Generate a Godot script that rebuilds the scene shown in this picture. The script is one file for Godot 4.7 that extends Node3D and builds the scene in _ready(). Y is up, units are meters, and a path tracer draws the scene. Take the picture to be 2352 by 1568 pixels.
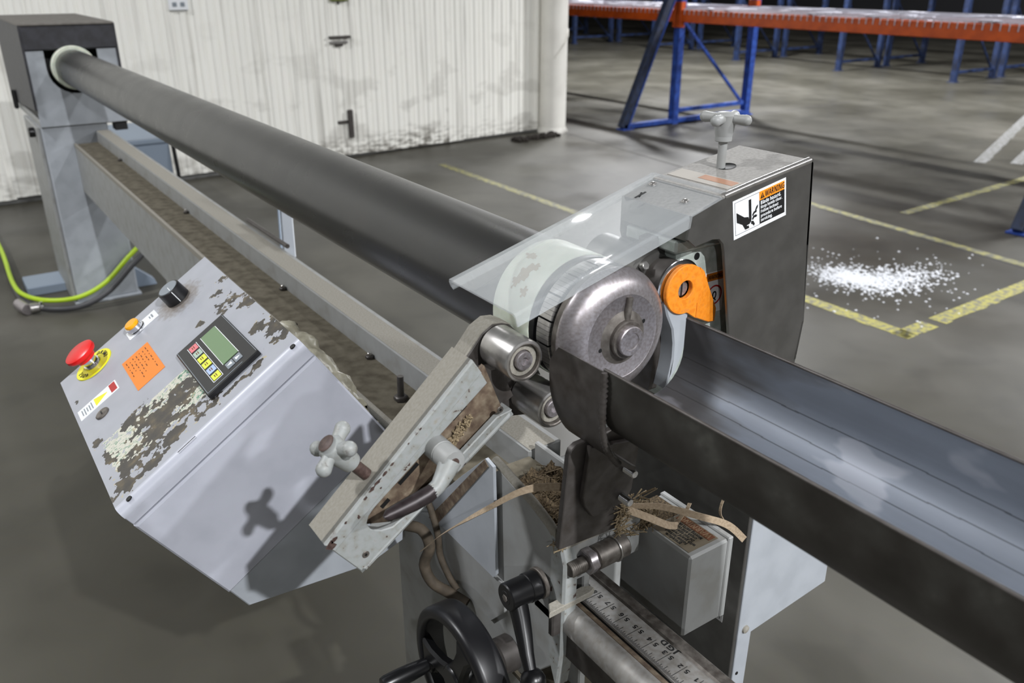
extends Node3D
# A paper-core cutting machine in a warehouse. World: floor at y = 0, machine axis along z, operator side towards -x.

class Geo:
	var v := PackedVector3Array()
	var n := PackedVector3Array()
	var t := PackedVector2Array()

	func tri(a: Vector3, b: Vector3, c: Vector3, na: Vector3, nb: Vector3, nc: Vector3, ua := Vector2.ZERO, ub := Vector2.ZERO, uc := Vector2.ZERO) -> void:
		if (b - a).cross(c - a).dot(na + nb + nc) > 0.0:
			v.append_array([a, c, b]); n.append_array([na, nc, nb]); t.append_array([ua, uc, ub])
		else:
			v.append_array([a, b, c]); n.append_array([na, nb, nc]); t.append_array([ua, ub, uc])

	func quad(a: Vector3, b: Vector3, c: Vector3, d: Vector3, nn: Vector3) -> void:
		var uv := [Vector2(0, 1), Vector2(1, 1), Vector2(1, 0), Vector2(0, 0)]
		tri(a, b, c, nn, nn, nn, uv[0], uv[1], uv[2]); tri(a, c, d, nn, nn, nn, uv[0], uv[2], uv[3])

	func quadn(a: Vector3, b: Vector3, c: Vector3, d: Vector3, na: Vector3, nb: Vector3, nc: Vector3, nd: Vector3, ua := Vector2.ZERO, ub := Vector2.ZERO, uc := Vector2.ZERO, ud := Vector2.ZERO) -> void:
		tri(a, b, c, na, nb, nc, ua, ub, uc); tri(a, c, d, na, nc, nd, ua, uc, ud)

	# box with chamfered edges; f places its centre
	func box(f: Transform3D, s: Vector3, bev := 0.0) -> Geo:
		var h := s * 0.5
		var b: float = min(bev, min(h.x, min(h.y, h.z)) * 0.9)
		for ax in 3:
			var u := (ax + 1) % 3
			var w := (ax + 2) % 3
			for sg in [-1.0, 1.0]:
				var q := []
				for k in [[-1, -1], [1, -1], [1, 1], [-1, 1]]:
					var p := Vector3.ZERO
					p[ax] = h[ax] * sg; p[u] = (h[u] - b) * k[0]; p[w] = (h[w] - b) * k[1]
					q.append(f * p)
				var nn := Vector3.ZERO
				nn[ax] = sg
				quad(q[0], q[1], q[2], q[3], (f.basis * nn).normalized())
		if b > 0.0:
			for ax in 3:
				var u := (ax + 1) % 3
				var w := (ax + 2) % 3
				for su in [-1.0, 1.0]:
					for sw in [-1.0, 1.0]:
						var nn := Vector3.ZERO
						nn[u] = su; nn[w] = sw
						var q := []
						for k in [[-1, 0], [1, 0], [1, 1], [-1, 1]]:
							var p := Vector3.ZERO
							p[ax] = (h[ax] - b) * k[0]
							p[u] = su * (h[u] - (b if k[1] == 0 else 0.0)); p[w] = sw * (h[w] - (b if k[1] == 1 else 0.0))
							q.append(f * p)
						quad(q[0], q[1], q[2], q[3], (f.basis * nn).normalized())
			for sx in [-1.0, 1.0]:
				for sy in [-1.0, 1.0]:
					for sz in [-1.0, 1.0]:
						var sg := Vector3(sx, sy, sz)
						var nn := (f.basis * sg).normalized()
						tri(f * ((h - Vector3(0, b, b)) * sg), f * ((h - Vector3(b, 0, b)) * sg), f * ((h - Vector3(b, b, 0)) * sg), nn, nn, nn)
		return self

	# polygon in the frame's xy plane, extruded from z = 0 to z = d, front edges chamfered
	func prism(f: Transform3D, poly_in: Array, d: float, bev := 0.0, smooth := 40.0) -> Geo:
		var poly := PackedVector2Array(poly_in)
		var area := 0.0
		for i in poly.size():
			area += poly[i].cross(poly[(i + 1) % poly.size()])
		if area < 0.0:
			poly.reverse()
		var m := poly.size()
		var en := []
		for i in m:
			var e := (poly[(i + 1) % m] - poly[i]).normalized()
			en.append(Vector2(e.y, -e.x))
		var inner := PackedVector2Array()
		for i in m:
			var a: Vector2 = en[(i + m - 1) % m]
			var b: Vector2 = en[i]
			inner.append(poly[i] - (a + b) / max(0.35, 1.0 + a.dot(b)) * bev)
		var tris := Geometry2D.triangulate_polygon(poly)
		var zf := (f.basis * Vector3(0, 0, 1)).normalized() * signf(d)
		var back := func(p: Vector2) -> Vector3: return f * Vector3(p.x, p.y, 0)
		var side := func(p: Vector2) -> Vector3: return f * Vector3(p.x, p.y, d - signf(d) * bev)
		var front := func(p: Vector2) -> Vector3: return f * Vector3(p.x, p.y, d)
		var lo := poly[0]
		var hi := poly[0]
		for p in poly:
			lo = lo.min(p); hi = hi.max(p)
		var sz := (hi - lo).max(Vector2(1e-6, 1e-6))
		var uvf := func(p: Vector2) -> Vector2: return Vector2((p.x - lo.x) / sz.x, 1.0 - (p.y - lo.y) / sz.y)
		for i in range(0, tris.size(), 3):
			var a := tris[i]
			var b := tris[i + 1]
			var c := tris[i + 2]
			tri(back.call(poly[a]), back.call(poly[b]), back.call(poly[c]), -zf, -zf, -zf, uvf.call(poly[a]), uvf.call(poly[b]), uvf.call(poly[c]))
			tri(front.call(inner[a]), front.call(inner[b]), front.call(inner[c]), zf, zf, zf, uvf.call(poly[a]), uvf.call(poly[b]), uvf.call(poly[c]))
		var cs := cos(deg_to_rad(smooth))
		for i in m:
			var j := (i + 1) % m
			var e: Vector2 = en[i]
			var pe: Vector2 = en[(i + m - 1) % m]
			var ne: Vector2 = en[j]
			var n0 := (e + pe).normalized() if e.dot(pe) > cs else e
			var n1 := (e + ne).normalized() if e.dot(ne) > cs else e
			var w0 := (f.basis * Vector3(n0.x, n0.y, 0)).normalized()
			var w1 := (f.basis * Vector3(n1.x, n1.y, 0)).normalized()
			quadn(back.call(poly[i]), back.call(poly[j]), side.call(poly[j]), side.call(poly[i]), w0, w1, w1, w0, Vector2(0, 1), Vector2(1, 1), Vector2(1, 0), Vector2(0, 0))
			if bev > 0.0:
				quadn(side.call(poly[i]), side.call(poly[j]), front.call(inner[j]), front.call(inner[i]), (w0 + zf).normalized(), (w1 + zf).normalized(), (w1 + zf).normalized(), (w0 + zf).normalized())
		return self

	# profile of (radius, z) turned about the frame's z axis
	func lathe(f: Transform3D, prof: Array, segs := 40, smooth := 32.0, a0 := 0.0, a1 := TAU) -> Geo:
		var k := prof.size()
		var sn := []
		for i in k - 1:
			var e: Vector2 = prof[i + 1] - prof[i]
			sn.append(Vector2(e.y, -e.x).normalized() if e.length() > 1e-9 else Vector2(1, 0))
		var cs := cos(deg_to_rad(smooth))
		for i in k - 1:
			var e: Vector2 = sn[i]
			var n0 := e
			var n1 := e
			if i > 0 and e.dot(sn[i - 1]) > cs: n0 = (e + sn[i - 1]).normalized()
			if i < k - 2 and e.dot(sn[i + 1]) > cs: n1 = (e + sn[i + 1]).normalized()
			for s in segs:
				var aa := lerpf(a0, a1, float(s) / segs)
				var ab := lerpf(a0, a1, float(s + 1) / segs)
				var p := func(q: Vector2, a: float) -> Vector3: return f * Vector3(q.x * cos(a), q.x * sin(a), q.y)
				var r := func(q: Vector2, a: float) -> Vector3: return (f.basis * Vector3(q.x * cos(a), q.x * sin(a), q.y)).normalized()
				var u0 := float(s) / segs
				var u1 := float(s + 1) / segs
				var v0 := float(i) / (k - 1)
				var v1 := float(i + 1) / (k - 1)
				quadn(p.call(prof[i], aa), p.call(prof[i], ab), p.call(prof[i + 1], ab), p.call(prof[i + 1], aa), r.call(n0, aa), r.call(n0, ab), r.call(n1, ab), r.call(n1, aa), Vector2(u0, v0), Vector2(u1, v0), Vector2(u1, v1), Vector2(u0, v1))
		return self

	# round rod through points; rad is one radius or one per point
	func rod(pts: Array, rad, segs := 12, caps := true) -> Geo:
		var m := pts.size()
		var prev := Vector3.ZERO
		var rings := []
		var nors := []
		for i in m:
			var d: Vector3 = (pts[min(i + 1, m - 1)] - pts[max(i - 1, 0)]).normalized()
			if prev == Vector3.ZERO:
				prev = d.cross(Vector3.UP if absf(d.y) < 0.9 else Vector3.RIGHT).normalized()
			prev = (prev - d * prev.dot(d)).normalized()
			var bt := d.cross(prev)
			var r: float = rad[i] if rad is Array else rad
			var ring := []
			var nor := []
			for s in segs:
				var a := TAU * s / segs
				var o := prev * cos(a) + bt * sin(a)
				ring.append(pts[i] + o * r); nor.append(o)
			rings.append(ring); nors.append(nor)
		for i in m - 1:
			for s in segs:
				var q := (s + 1) % segs
				quadn(rings[i][s], rings[i][q], rings[i + 1][q], rings[i + 1][s], nors[i][s], nors[i][q], nors[i + 1][q], nors[i + 1][s])
		if caps:
			for e in [0, m - 1]:
				var nn: Vector3 = (pts[0] - pts[1]).normalized() if e == 0 else (pts[m - 1] - pts[m - 2]).normalized()
				for s in segs:
					tri(pts[e], rings[e][s], rings[e][(s + 1) % segs], nn, nn, nn)
		return self

	func ball(c: Vector3, r: float, f := Basis(), segs := 16) -> Geo:
		var prof := []
		for i in 11:
			var a := -PI / 2 + PI * i / 10.0
			prof.append(Vector2(maxf(0.0001, r * cos(a)), r * sin(a)))
		return lathe(Transform3D(f, c), prof, segs, 60.0)

	# flat strip along points: wd = width direction per point, w width, th thickness
	func strip(pts: Array, wds: Array, w: float, th: float) -> Geo:
		for i in pts.size() - 1:
			var d: Vector3 = (pts[i + 1] - pts[i]).normalized()
			var wa: Vector3 = wds[min(i, wds.size() - 1)]
			var wb: Vector3 = wds[min(i + 1, wds.size() - 1)]
			var na := d.cross(wa).normalized()
			var c := []
			for e in [[pts[i], wa], [pts[i + 1], wb]]:
				for k in [[-1, -1], [1, -1], [1, 1], [-1, 1]]:
					c.append(e[0] + e[1] * (w * 0.5 * k[0]) + na * (th * 0.5 * k[1]))
			quad(c[0], c[1], c[5], c[4], -na); quad(c[3], c[2], c[6], c[7], na)
			quad(c[0], c[3], c[7], c[4], -wa); quad(c[1], c[2], c[6], c[5], wa)
			if i == 0: quad(c[0], c[1], c[2], c[3], -d)
			if i == pts.size() - 2: quad(c[4], c[5], c[6], c[7], d)
		return self

	func quad2(a: Vector3, b: Vector3, sd: Vector3) -> Geo:
		quad(a - sd, b - sd, b + sd, a + sd, Vector3.UP)
		return self

	func v_off(o: Vector3) -> Geo:
		for i in v.size():
			v[i] += o
		return self

	func merge(o: Geo) -> Geo:
		v.append_array(o.v); n.append_array(o.n); t.append_array(o.t)
		return self

	func mesh() -> ArrayMesh:
		var a := []
		a.resize(Mesh.ARRAY_MAX)
		a[Mesh.ARRAY_VERTEX] = v; a[Mesh.ARRAY_NORMAL] = n; a[Mesh.ARRAY_TEX_UV] = t
		var m := ArrayMesh.new()
		m.add_surface_from_arrays(Mesh.PRIMITIVE_TRIANGLES, a)
		return m


var M := {}
var rng := RandomNumberGenerator.new()
var sans := SystemFont.new()
var bold := SystemFont.new()

func at(p: Vector3, b := Basis()) -> Transform3D:
	return Transform3D(b, p)

func fr(o: Vector3, x: Vector3, y: Vector3) -> Transform3D:   # frame from its x and (about) y axis
	var xx := x.normalized()
	var z := xx.cross(y).normalized()
	return Transform3D(Basis(xx, z.cross(xx), z), o)

func fz(o: Vector3, z: Vector3) -> Transform3D:                # frame whose z axis points along z
	var zz := z.normalized()
	var x := (Vector3.UP if absf(zz.y) < 0.9 else Vector3.RIGHT).cross(zz).normalized()
	return Transform3D(Basis(x, zz.cross(x), zz), o)

func g() -> Geo:
	return Geo.new()

func bx(lo: Vector3, hi: Vector3, bev := 0.002) -> Geo:
	return g().box(at((lo + hi) * 0.5), (hi - lo).abs(), bev)

func cyl(o: Vector3, d: Vector3, r: float, l: float, bev := 0.001, segs := 28) -> Geo:
	return g().lathe(fz(o, d), [Vector2(0.0001, 0), Vector2(r - bev, 0), Vector2(r, bev), Vector2(r, l - bev), Vector2(r - bev, l), Vector2(0.0001, l)], segs)

func thing(called: String, label: String, category: String, p := Vector3.ZERO, group := "") -> Node3D:
	var o := Node3D.new()
	o.name = called
	add_child(o, true)
	o.position = p
	return tag(o, label, category, group)

func tag(o: Node3D, label: String, category: String, group := "") -> Node3D:
	o.set_meta("label", label); o.set_meta("category", category)
	if group: o.set_meta("group", group)
	return o

# geometry is written in world coordinates; a part sits under its thing so that it stays there
func part(called: String, geo, m: Material, parent: Node3D = self, label := "") -> MeshInstance3D:
	var o := MeshInstance3D.new()
	o.name = called
	o.mesh = geo.mesh() if geo is Geo else geo
	o.material_override = m
	parent.add_child(o, true)
	if parent != self and not parent is MeshInstance3D:
		o.position = -parent.position
	if label: o.set_meta("label", label)
	return o

func one(called: String, geo, m: Material, label: String, category: String, group := "") -> MeshInstance3D:
	var o := part(called, geo, m)
	tag(o, label, category, group)
	return o

func struct(called: String, geo, m: Material) -> MeshInstance3D:
	var o := part(called, geo, m)
	o.set_meta("kind", "structure")
	return o

# lettering: f's x runs along the line, f's z points at the reader
func words(called: String, text: String, h: float, f: Transform3D, m: Material, parent: Node3D, heavy := false, wide := 1.0, centred := true) -> MeshInstance3D:
	var tm := TextMesh.new()
	tm.text = text
	tm.font = bold if heavy else sans
	tm.font_size = 32
	tm.pixel_size = h / 23.0
	tm.depth = 0.0004
	tm.curve_step = 1.0
	tm.horizontal_alignment = HORIZONTAL_ALIGNMENT_CENTER if centred else HORIZONTAL_ALIGNMENT_LEFT
	var o := MeshInstance3D.new()
	o.name = called
	o.mesh = tm
	o.material_override = m
	parent.add_child(o, true)
	var ff := Transform3D(f.basis * Basis.from_scale(Vector3(wide, 1, 1)), f.origin)
	var off := Vector3.ZERO
	if parent is MeshInstance3D:
		off = parent.position + (parent.get_parent().position if parent.get_parent() is Node3D and parent.get_parent() != self else Vector3.ZERO)
	else:
		off = parent.position
	o.transform = Transform3D(ff.basis, ff.origin - off)
	return o

func noise(seed_: int, freq: float, oct := 4, kind := FastNoiseLite.TYPE_SIMPLEX_SMOOTH) -> FastNoiseLite:
	var f := FastNoiseLite.new()
	f.seed = seed_; f.frequency = freq; f.noise_type = kind
	f.fractal_octaves = oct
	return f

func ntex(seed_: int, freq: float, stops: Array, size := 512, oct := 5, bump := false) -> NoiseTexture2D:
	var t := NoiseTexture2D.new()
	t.width = size; t.height = size; t.seamless = true
	t.noise = noise(seed_, freq, oct)
	if bump:
		t.as_normal_map = true
		t.bump_strength = 4.0
	else:
		var gr := Gradient.new()
		gr.offsets = PackedFloat32Array(stops.map(func(s): return s[0]))
		gr.colors = PackedColorArray(stops.map(func(s): return s[1]))
		t.color_ramp = gr
	return t

func mat(c: Color, rough := 0.5, metal := 0.0) -> StandardMaterial3D:
	var m := StandardMaterial3D.new()
	m.albedo_color = c; m.roughness = rough; m.metallic = metal
	return m

# mottled material: stops multiply through a triplanar noise
func mot(seed_: int, stops: Array, rough: float, metal := 0.0, scale := 3.0, freq := 0.01, size := 512) -> StandardMaterial3D:
	var m := mat(Color.WHITE, rough, metal)
	m.albedo_texture = ntex(seed_, freq, stops, size)
	m.uv1_triplanar = true
	m.uv1_scale = Vector3.ONE * scale
	return m

func gray(v: float, warm := 0.0) -> Color:
	return Color(v + warm, v + warm * 0.3, v - warm)

func make_materials() -> void:
	M.floor = mot(3, [[0.0, Color(.22, .212, .185)], [0.4, Color(.262, .254, .225)], [0.6, Color(.29, .282, .253)], [0.8, Color(.33, .321, .293)], [1.0, Color(.27, .26, .228)]], 0.42, 0.0, 0.12, 0.004, 1024)
	M.floor.uv1_world_triplanar = true
	M.floor.metallic_specular = 0.38
	M.floor.roughness_texture = ntex(8, 0.012, [[0.2, gray(.30)], [0.5, gray(.40)], [0.8, gray(.52)]], 512)
	M.floor.roughness = 1.0
	M.floor.detail_enabled = true
	M.floor.detail_blend_mode = BaseMaterial3D.BLEND_MODE_MUL
	M.floor.detail_albedo = ntex(12, 0.02, [[0.2, gray(.91)], [0.4, gray(.98)], [0.7, gray(1.0)]], 1024, 6)
	M.floor.uv2_triplanar = true
	M.floor.uv2_world_triplanar = true
	M.floor.uv2_scale = Vector3.ONE * 0.9
	M.paint = mot(21, [[0.2, Color(.625, .645, .67)], [0.5, Color(.65, .67, .695)], [0.8, Color(.665, .685, .71)]], 0.42, 0.0, 2.2)
	M.paintwarm = mot(22, [[0.15, Color(.545, .545, .53)], [0.45, Color(.575, .58, .575)], [0.8, Color(.595, .60, .597)]], 0.5, 0.0, 3.0)
	M.panelblue = mot(23, [[0.15, Color(.665, .675, .715)], [0.5, Color(.69, .70, .74)], [0.85, Color(.70, .71, .75)]], 0.38, 0.0, 2.0)
	M.chip = mot(24, [[0.0, Color(.24, .18, .165)], [0.185, Color(.27, .20, .18)], [0.20, Color(.54, .54, .52)], [0.5, Color(.575, .59, .585)], [0.75, Color(.59, .60, .60)], [1.0, Color(.56, .545, .50)]], 0.48, 0.0, 6.0, 0.02)
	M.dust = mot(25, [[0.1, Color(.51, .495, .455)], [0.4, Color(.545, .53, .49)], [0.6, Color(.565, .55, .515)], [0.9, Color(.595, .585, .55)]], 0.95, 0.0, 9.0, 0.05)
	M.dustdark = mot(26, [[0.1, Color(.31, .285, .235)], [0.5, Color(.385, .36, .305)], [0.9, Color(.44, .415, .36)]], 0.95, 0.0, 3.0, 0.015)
	M.tube = mot(27, [[0.2, Color(.235, .235, .235)], [0.5, Color(.245, .245, .243)], [0.8, Color(.255, .253, .25)]], 0.28, 0.5, 1.4, 0.008)
	M.tube.roughness_texture = ntex(28, 0.01, [[0.2, gray(.27)], [0.8, gray(.31)]], 512)
	M.tube.roughness = 1.0
	M.nylon = mot(29, [[0.2, Color(.80, .83, .76)], [0.6, Color(.86, .88, .82)]], 0.45, 0.0, 6.0)
	M.nylon.subsurf_scatter_enabled = true
	M.nylon.subsurf_scatter_strength = 0.15
	M.steel = mot(30, [[0.2, Color(.66, .65, .64)], [0.6, Color(.74, .73, .72)]], 0.30, 0.85, 8.0)
	M.steelworn = mot(31, [[0.1, Color(.58, .555, .55)], [0.42, Color(.645, .62, .625)], [0.6, Color(.68, .66, .675)], [0.9, Color(.72, .70, .715)]], 0.36, 0.75, 12.0, 0.03)
	M.steelrust = mot(32, [[0.15, Color(.33, .305, .285)], [0.5, Color(.41, .39, .37)], [0.85, Color(.50, .48, .455)]], 0.5, 0.55, 9.0, 0.014)
	M.stainless = mot(33, [[0.2, Color(.39, .385, .375)], [0.5, Color(.415, .41, .40)], [0.85, Color(.44, .435, .425)]], 0.42, 0.7, 3.0, 0.012)
	M.chrome = mat(Color(.85, .85, .86), 0.12, 1.0)
	M.darksteel = mot(34, [[0.1, Color(.27, .25, .235)], [0.5, Color(.31, .295, .285)], [0.9, Color(.35, .335, .325)]], 0.45, 0.4, 6.0, 0.012)
	M.hotrolled = mot(35, [[0.15, Color(.20, .19, .175)], [0.5, Color(.24, .23, .215)], [0.8, Color(.29, .285, .27)], [1.0, Color(.38, .38, .36)]], 0.48, 0.4, 2.6, 0.009)
	M.rusty = mot(36, [[0.15, Color(.33, .27, .225)], [0.5, Color(.42, .36, .30)], [0.85, Color(.52, .47, .40)]], 0.7, 0.1, 8.0, 0.014)
	M.bare = mot(52, [[0.2, Color(.24, .18, .165)], [0.6, Color(.31, .245, .225)], [0.9, Color(.38, .32, .29)]], 0.55, 0.1, 12.0, 0.03)
	M.blackplastic = mat(Color(.055, .055, .062), 0.32)
	M.blacksatin = mat(Color(.075, .075, .085), 0.38)
	M.rubber = mat(Color(.03, .03, .03), 0.6)
	M.housing = mot(37, [[0.2, Color(.155, .155, .17)], [0.8, Color(.20, .20, .225)]], 0.5, 0.0, 4.0)
	M.orange = mot(38, [[0.2, Color(.88, .50, .10)], [0.6, Color(.95, .57, .14)], [0.9, Color(.85, .52, .2)]], 0.5, 0.0, 9.0, 0.02)
	M.red = mat(Color(.85, .06, .06), 0.35)
	M.yellow = mat(Color(.90, .88, .13), 0.45)
	M.amber = mat(Color(.95, .66, .05), 0.3)
	M.notice = mat(Color(.95, .52, .16), 0.6)
	M.ink = mat(Color(.05, .05, .055), 0.6)
	M.inkbrown = mat(Color(.45, .26, .10), 0.7)
	M.white = mat(Color(.90, .91, .92), 0.45)
	M.whiteink = mat(Color(.92, .93, .94), 0.6)
	M.signorange = mat(Color(.97, .58, .12), 0.45)
	M.signred = mat(Color(.68, .14, .14), 0.5)
	M.lcd = mat(Color(.42, .53, .38), 0.22)
	M.keypink = mat(Color(.86, .48, .50), 0.5)
	M.keygreen = mat(Color(.66, .74, .68), 0.5)
	M.keyyellow = mat(Color(.86, .89, .28), 0.5)
	M.keyblue = mat(Color(.66, .74, .87), 0.5)
	M.keygray = mat(Color(.50, .53, .56), 0.4)
	M.blue = mot(39, [[0.2, Color(.11, .21, .48)], [0.6, Color(.15, .28, .60)], [0.9, Color(.18, .33, .66)]], 0.45, 0.0, 2.0)
	M.bluedark = mot(40, [[0.2, Color(.10, .12, .17)], [0.7, Color(.14, .19, .30)]], 0.5, 0.0, 2.0)
	M.bluefar = mot(41, [[0.2, Color(.10, .13, .21)], [0.7, Color(.14, .20, .34)]], 0.5, 0.0, 1.0)
	M.bluelight = mat(Color(.30, .42, .72), 0.45)
	M.rackorange = mot(42, [[0.2, Color(.66, .26, .05)], [0.7, Color(.75, .31, .06)]], 0.45, 0.0, 1.5)
	M.wire = mat(Color(.72, .72, .76), 0.45, 0.3)
	M.kraft = mot(43, [[0.2, Color(.58, .51, .42)], [0.7, Color(.68, .61, .52)]], 0.85, 0.0, 20.0, 0.02)
	M.shaving = mot(44, [[0.2, Color(.40, .34, .26)], [0.5, Color(.52, .46, .36)], [0.85, Color(.68, .62, .50)]], 0.9, 0.0, 30.0, 0.03)
	M.sawdust = mot(45, [[0.1, Color(.20, .165, .12)], [0.45, Color(.30, .25, .18)], [0.75, Color(.42, .36, .27)], [1.0, Color(.55, .48, .37)]], 1.0, 0.0, 18.0, 0.03)
	M.clear = mat(Color(.85, .87, .88, 0.23), 0.03)
	M.clear.transparency = BaseMaterial3D.TRANSPARENCY_ALPHA
	M.clear.metallic_specular = 0.5
	M.wallplain = mat(Color(.46, .46, .45), 0.8)
	M.walldark = mat(Color(.20, .20, .21), 0.9)
	M.ceil = mat(Color(.45, .45, .45), 0.9)
	M.column = mot(46, [[0.1, Color(.83, .82, .79)], [0.5, Color(.87, .86, .83)], [0.9, Color(.89, .88, .85)]], 0.5, 0.0, 0.7)
	M.lineyellow = mot(47, [[0.25, Color(.42, .41, .35)], [0.45, Color(.56, .54, .30)], [0.7, Color(.66, .63, .26)], [0.9, Color(.46, .45, .38)]], 0.6, 0.0, 2.2, 0.02)
	M.linefaded = mot(53, [[0.25, Color(.36, .355, .30)], [0.5, Color(.46, .45, .30)], [0.75, Color(.55, .53, .28)], [0.9, Color(.40, .39, .33)]], 0.6, 0.0, 1.6, 0.02)
	M.floorglint = mot(48, [[0.3, Color(.36, .36, .34)], [0.6, Color(.46, .46, .46)]], 0.5, 0.0, 2.0, 0.02)  # pale colour standing in for lamp reflections on the floor
	M.hose = mat(Color(.66, .78, .12), 0.45)
	M.cable = mat(Color(.23, .23, .24), 0.5)
	M.cablebrown = mot(49, [[0.2, Color(.23, .20, .16)], [0.8, Color(.34, .30, .25)]], 0.8, 0.0, 9.0)
	M.film = mot(50, [[0.2, Color(.42, .405, .35)], [0.6, Color(.52, .505, .445)], [0.9, Color(.60, .59, .53)]], 0.42, 0.0, 9.0)
	M.salt = mat(Color(.85, .86, .88), 0.8)
	M.tape = mot(51, [[0.15, Color(.55, .535, .51)], [0.5, Color(.60, .59, .575)], [0.85, Color(.63, .625, .615)]], 0.42, 0.15, 9.0, 0.02)
	M.lampglow = mat(Color(1, 1, 1), 0.5)
	M.lampglow.emission_enabled = true
	M.lampglow.emission = Color(1.0, 0.98, 0.95)
	M.lampglow.emission_energy_multiplier = 6.0
	M.backbox = mat(Color(.52, .57, .63), 0.5)

func lamp(p: Vector3, w: float, l: float, e: float, label: String, col := Color(0.985, 0.99, 1.0)) -> void:
	var t := thing("ceiling_light", label, "lamp", p)
	part("fixture_housing", bx(p + Vector3(-w / 2 - .03, .03, -l / 2 - .03), p + Vector3(w / 2 + .03, .12, l / 2 + .03), .01), M.white, t)
	part("hanger", bx(p + Vector3(-.01, .12, -.01), Vector3(p.x + .01, 6.0, p.z + .01), .002), M.steel, t)
	part("diffuser", bx(p + Vector3(-w / 2, .012, -l / 2), p + Vector3(w / 2, .03, l / 2), .003), M.lampglow, t)
	var a := AreaLight3D.new()
	a.name = "lamp_light"
	a.area_size = Vector2(w, l)
	a.light_energy = e
	a.light_color = col
	a.area_range = 60.0
	a.area_attenuation = 2.0
	a.shadow_enabled = true
	a.rotation_degrees = Vector3(-90, 0, 0)
	a.position = Vector3(0, 0.0, 0)
	t.add_child(a, true)

func _ready() -> void:
	rng.seed = 7
	sans.font_names = PackedStringArray(["Droid Sans"])
	bold.font_names = PackedStringArray(["Droid Sans"])
	bold.font_weight = 700
	# camera
	var cam := Camera3D.new()
	cam.name = "camera"
	cam.keep_aspect = Camera3D.KEEP_HEIGHT
	cam.near = 0.02
	cam.far = 120.0
	cam.position = Vector3(0, 1.45, 0)
	cam.rotation_degrees = Vector3(-23.56, -34.35, 0)
	var ca := CameraAttributesPhysical.new()
	ca.frustum_focal_length = 29.694
	ca.frustum_focus_distance = 1.12
	ca.frustum_near = 0.02
	ca.frustum_far = 120.0
	ca.exposure_aperture = 6.5
	ca.exposure_multiplier = 1.0
	ca.auto_exposure_enabled = false
	cam.attributes = ca
	cam.fov = 44.01
	add_child(cam, true)
	cam.current = true
	# environment
	var we := WorldEnvironment.new()
	we.name = "environment"
	var env := Environment.new()
	env.background_mode = Environment.BG_COLOR
	env.background_color = Color.BLACK
	env.tonemap_mode = Environment.TONE_MAPPER_LINEAR
	env.tonemap_exposure = 1.45
	env.sdfgi_enabled = true
	env.ssao_enabled = true
	env.ssil_enabled = true
	we.environment = env
	add_child(we, true)
	make_materials()
	# the hall's lamps, ending with two added fill lamps
	lamp(Vector3(0.3, 5.2, 4.4), 0.14, 0.14, 48.0, "high bay lamp above the aisle in front of the core cutter")
	lamp(Vector3(-4.6, 5.2, 6.2), 0.24, 0.24, 17.0, "high bay lamp at the left end of the front row")
	lamp(Vector3(3.46, 5.3, -6.22), 0.07, 0.26, 1.2, "small strip lamp close to the corrugated wall")
	lamp(Vector3(7.0, 5.3, 4.6), 0.35, 0.8, 16.0, "high bay lamp over the open floor right of the machine")
	lamp(Vector3(9.6, 5.3, -9.5), 0.35, 1.4, 95.0, "high bay lamp over the aisle between the racks")
	lamp(Vector3(11.2, 5.3, -1.8), 0.35, 1.4, 95.0, "high bay lamp over the aisle beyond the orange beam rack")
	lamp(Vector3(3.6, 5.2, 5.4), 0.3, 0.3, 31.0, "added fill lamp out of view at the right front, brightening the gear cover box")  # unseen fill lamp, added to brighten the front of the cover box
	lamp(Vector3(-2.8, 5.3, -3.4), 0.3, 0.5, 20.0, "added fill lamp out of view left of the drive stand, brightening wall and rail")  # unseen fill lamp, added to lift the corrugated wall and rail tops
	build_room()
	build_racks()
	build_spindle()
	build_drive_stand()
	build_rail()
	build_console()
	build_arm()
	build_guard()
	build_knife()
	build_trough()
	build_base()
	build_measure()
	build_controls()
	build_cover_box()
	build_cabinet()
	build_scraps()
	build_clutter()

func wall_image() -> ImageTexture:
	var im := Image.create(1024, 512, false, Image.FORMAT_RGB8)
	var a := noise(5, 0.012, 4)
	var b := noise(6, 0.05, 4)
	var c := noise(9, 0.02, 3)
	for y in 512:
		var h := 1.0 - y / 511.0                       # 0 at the floor, 1 at 1.6 m
		for x in 1024:
			var v := 0.945 + 0.02 * a.get_noise_2d(x, y * 0.15)
			var streak := clampf((c.get_noise_2d(x * 3.0, y * 0.08) - 0.28) * 2.2, 0.0, 1.0) * 0.16
			var low := clampf(1.0 - h / (0.12 + 0.07 * a.get_noise_2d(x * 1.3, 40.0)), 0.0, 1.0)
			var grime := low * clampf(0.35 + 1.3 * b.get_noise_2d(x, y * 1.5), 0.0, 1.0) * lerpf(0.25, 0.8, clampf((x - 560.0) / 400.0, 0.0, 1.0))
			var mid := clampf((a.get_noise_2d(x * 0.8 + 300.0, y * 0.8) - 0.2) * 1.2, 0.0, 0.3) * clampf(1.0 - h * 1.3, 0.0, 1.0) * 0.5
			var k := clampf(1.0 - streak - grime - mid, 0.0, 1.0)
			im.set_pixel(x, y, Color(v * lerpf(0.17, 1.0, k), v * lerpf(0.15, 1.0, k) * 0.995, v * lerpf(0.12, 1.0, k) * 0.965))
	return ImageTexture.create_from_image(im)

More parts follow.
